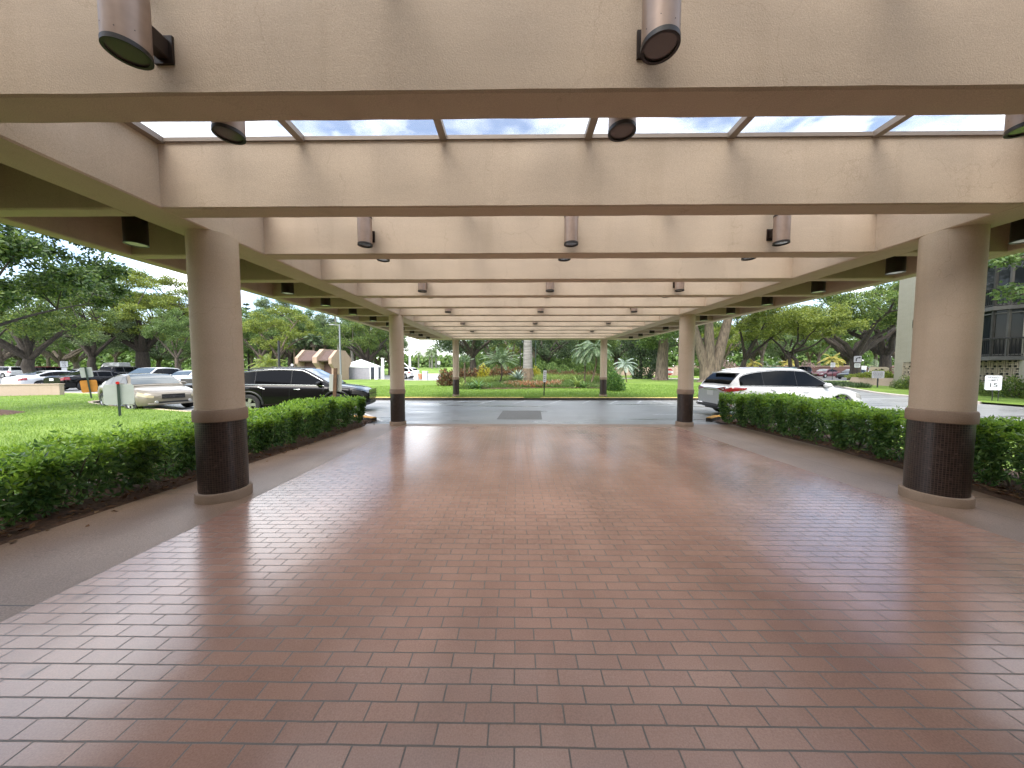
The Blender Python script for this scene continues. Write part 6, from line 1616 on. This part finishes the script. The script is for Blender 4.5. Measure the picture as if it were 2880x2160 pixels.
for i, (px, Y, sc) in enumerate(((1196, 36, 1.), (1222, 38, .9), (1170, 37, 1.1), (1090, 38, 1.), (1060, 40, .9))):
    plant('garden_shrub', 'rounded green shrub behind the croton row', 'shrub', (AT(px, Y), Y, .2), [('foliage', bg)], i, sc, 'green shrubs behind the crotons')
for i, px in enumerate(range(1000, 1310, 17)):
    Y = 46 + 7 * ((i * 7) % 5) / 5; plant('garden_shrub', 'tall green shrub in the belt behind the island garden', 'shrub', (AT(px, Y), Y, 0), [('foliage', bg)], i * 1.1, (1.2, 1.2, 1.5 + .3 * (i % 3)), 'tall shrubs behind the island garden')
pk = bush(16, .9, 1.0, 500, 'lf_pink', .2)
for px, Y, lab in ((1572, 56, 'pink flowering bush beside the leaning tree'), (1738, 58, 'pink flowering bush right of the crooked stems')):
    plant('flowering_bush', lab, 'shrub', (AT(px, Y), Y, 1.6), [('foliage', pk)])
hd = bush(17, 1.0, 1.4, 1600, 'lf_mid', .22)
for i, px in enumerate(range(1480, 1560, 14)):
    plant('boundary_shrub', 'low green shrub before the perimeter wall left of the white crossover', 'shrub', (AT(px, 60), 60, 0), [('foliage', hd)], i, 1.1, 'shrubs before the perimeter wall')

# ------------------------------------------------------------------ grass blades and leaf litter
def blades(name, label, n, sampler, h, w, seed):
    rg = np.random.default_rng(seed); XY = sampler(rg, n); n = len(XY); a = rg.random(n) * 6.28; ln = rg.normal(size=(n, 2)) * .35
    hh = h * rg.uniform(.5, 1.3, n); dx = np.stack([np.cos(a), np.sin(a), np.zeros(n)], 1) * (w / 2)
    V = np.stack([XY - dx, XY + dx, XY + np.stack([ln[:, 0] * hh, ln[:, 1] * hh, hh], 1)], 1).reshape(-1, 3)
    o = obj(name, np_mesh(name, V, np.arange(n * 3).reshape(-1, 3), M['lf_grass'])); tag(o, label, 'grass', None, 'stuff')
inL = in_poly(lawnL)
def sL(rg, n):
    Y = 3.2 + rg.random(n) ** 1.3 * 15; X = -5.8 - rg.random(n) * (6 + Y * 1.25); ok = np.array([inL(a, b) for a, b in zip(X, Y)]); return np.stack([X, Y, np.full(n, .055)], 1)[ok]
blades('grass', 'bright mown grass on the lawn left of the canopy', 75000, sL, .065, .016, 1)
def sI(rg, n):
    Y = 16.85 + rg.random(n) ** 1.6 * 9; X = rg.uniform(-13, 17, n); ok = np.array([inI(a, b) and not gb(a, b) for a, b in zip(X, Y)]); X, Y = X[ok], Y[ok]; return np.stack([X, Y, np.array([isl(a, b) - .005 for a, b in zip(X, Y)])], 1)
blades('grass', 'bright mown grass on the island across the drive', 60000, sI, .085, .024, 2)
def litter():
    rg = np.random.default_rng(5); n = 2600; left = rg.random(n) < .4
    Y = rg.uniform(1.5, 10.0, n); X = np.where(left, -4.55 + rg.normal(size=n) * .16, 0.)
    xe = np.interp(Y, [-4, 3.4, 4.7, 6.4, 9.04], [5.4, 5.46, 5.8, 6.1, 6.2]); X = np.where(left, X, xe + .28 + np.abs(rg.normal(size=n)) * .25 - .12)
    Z = np.array([bedz(a, b) + .025 for a, b in zip(X, Y)]); C = np.stack([X, Y, Z], 1); D = unit(rg.normal(size=(n, 3)) * np.array([1, 1, .25]))
    o = obj('leaf_litter', quad_mesh('leaf_litter', leaf_quads(C, D, rg.uniform(.03, .09, n), .035, rg), M['litter'])); tag(o, 'dry brown leaf litter under the hedges', 'leaf litter', None, 'stuff')
litter()
# bare soil and roots at the foot of the near oak
rg0 = np.random.default_rng(6); g = MB(); g.lathe([(0.01, .24), (.6, .16), (1.25, -.02)], 24, (-18.0, 10.3, .05)); o = g.build('soil_mound', M['mulch'], None, True); o['kind'] = 'structure'

# ------------------------------------------------------------------ sky, sun, camera
w = bpy.data.worlds.new('World'); scene.world = w; w.use_nodes = True
nt = w.node_tree; L = nt.links; bgn = nt.nodes['Background']
sky = nt.nodes.new('ShaderNodeTexSky'); sky.sky_type = 'NISHITA'; sky.sun_disc = False
SUN_EL, SUN_ROT = 58., 200.
sky.sun_elevation = R(SUN_EL); sky.sun_rotation = R(SUN_ROT); sky.air_density = 1.; sky.dust_density = 2.5; sky.ozone_density = 1.
tc = nt.nodes.new('ShaderNodeTexCoord'); mp = nt.nodes.new('ShaderNodeMapping'); mp.inputs['Scale'].default_value = (1, 1, 2.4); L.new(tc.outputs['Generated'], mp.inputs['Vector'])
n1 = nt.nodes.new('ShaderNodeTexNoise'); n1.inputs['Scale'].default_value = 2.6; n1.inputs['Detail'].default_value = 9; n1.inputs['Roughness'].default_value = .58
L.new(mp.outputs['Vector'], n1.inputs['Vector'])
cr = nt.nodes.new('ShaderNodeValToRGB'); cr.color_ramp.elements[0].position = .46; cr.color_ramp.elements[1].position = .62
cr.color_ramp.elements[0].color = (.0, .0, .0, 1); cr.color_ramp.elements[1].color = (1, 1, 1, 1)
L.new(n1.outputs['Fac'], cr.inputs['Fac'])
mx = nt.nodes.new('ShaderNodeMix'); mx.data_type = 'RGBA'; L.new(cr.outputs['Color'], mx.inputs['Factor']); L.new(sky.outputs['Color'], mx.inputs['A'])
mx.inputs['B'].default_value = (10.2, 10.2, 10.2, 1)
L.new(mx.outputs['Result'], bgn.inputs['Color']); bgn.inputs['Strength'].default_value = .12
sl = bpy.data.lights.new('sun', 'SUN'); sl.energy = 1.3; sl.angle = R(45); sl.color = (1, .955, .88)
so = link(bpy.data.objects.new('sun', sl))
d = Vector((math.sin(R(SUN_ROT)) * math.cos(R(SUN_EL)), math.cos(R(SUN_ROT)) * math.cos(R(SUN_EL)), math.sin(R(SUN_EL))))
so.rotation_euler = (-d).to_track_quat('-Z', 'Y').to_euler(); so.location = d * 60

cam = bpy.data.cameras.new('camera'); cam.sensor_width = 36; cam.lens = 700 / 2212 * 36; cam.clip_start = .05; cam.clip_end = 3000
co = link(bpy.data.objects.new('camera', cam)); co.location = (0, 0, 1.65)
co.rotation_euler = (math.pi / 2 - math.atan(36.5 / 700), 0, math.atan(8 / 700))
scene.camera = co
scene.view_settings.view_transform = 'Standard'; scene.view_settings.look = 'None'; scene.view_settings.gamma = 1
scene.view_settings.exposure = 2.02
scene.cycles.max_bounces = 10; scene.cycles.diffuse_bounces = 5; scene.cycles.glossy_bounces = 4; scene.cycles.transparent_max_bounces = 12; scene.cycles.transmission_bounces = 4
scene.cycles.sample_clamp_indirect = 8
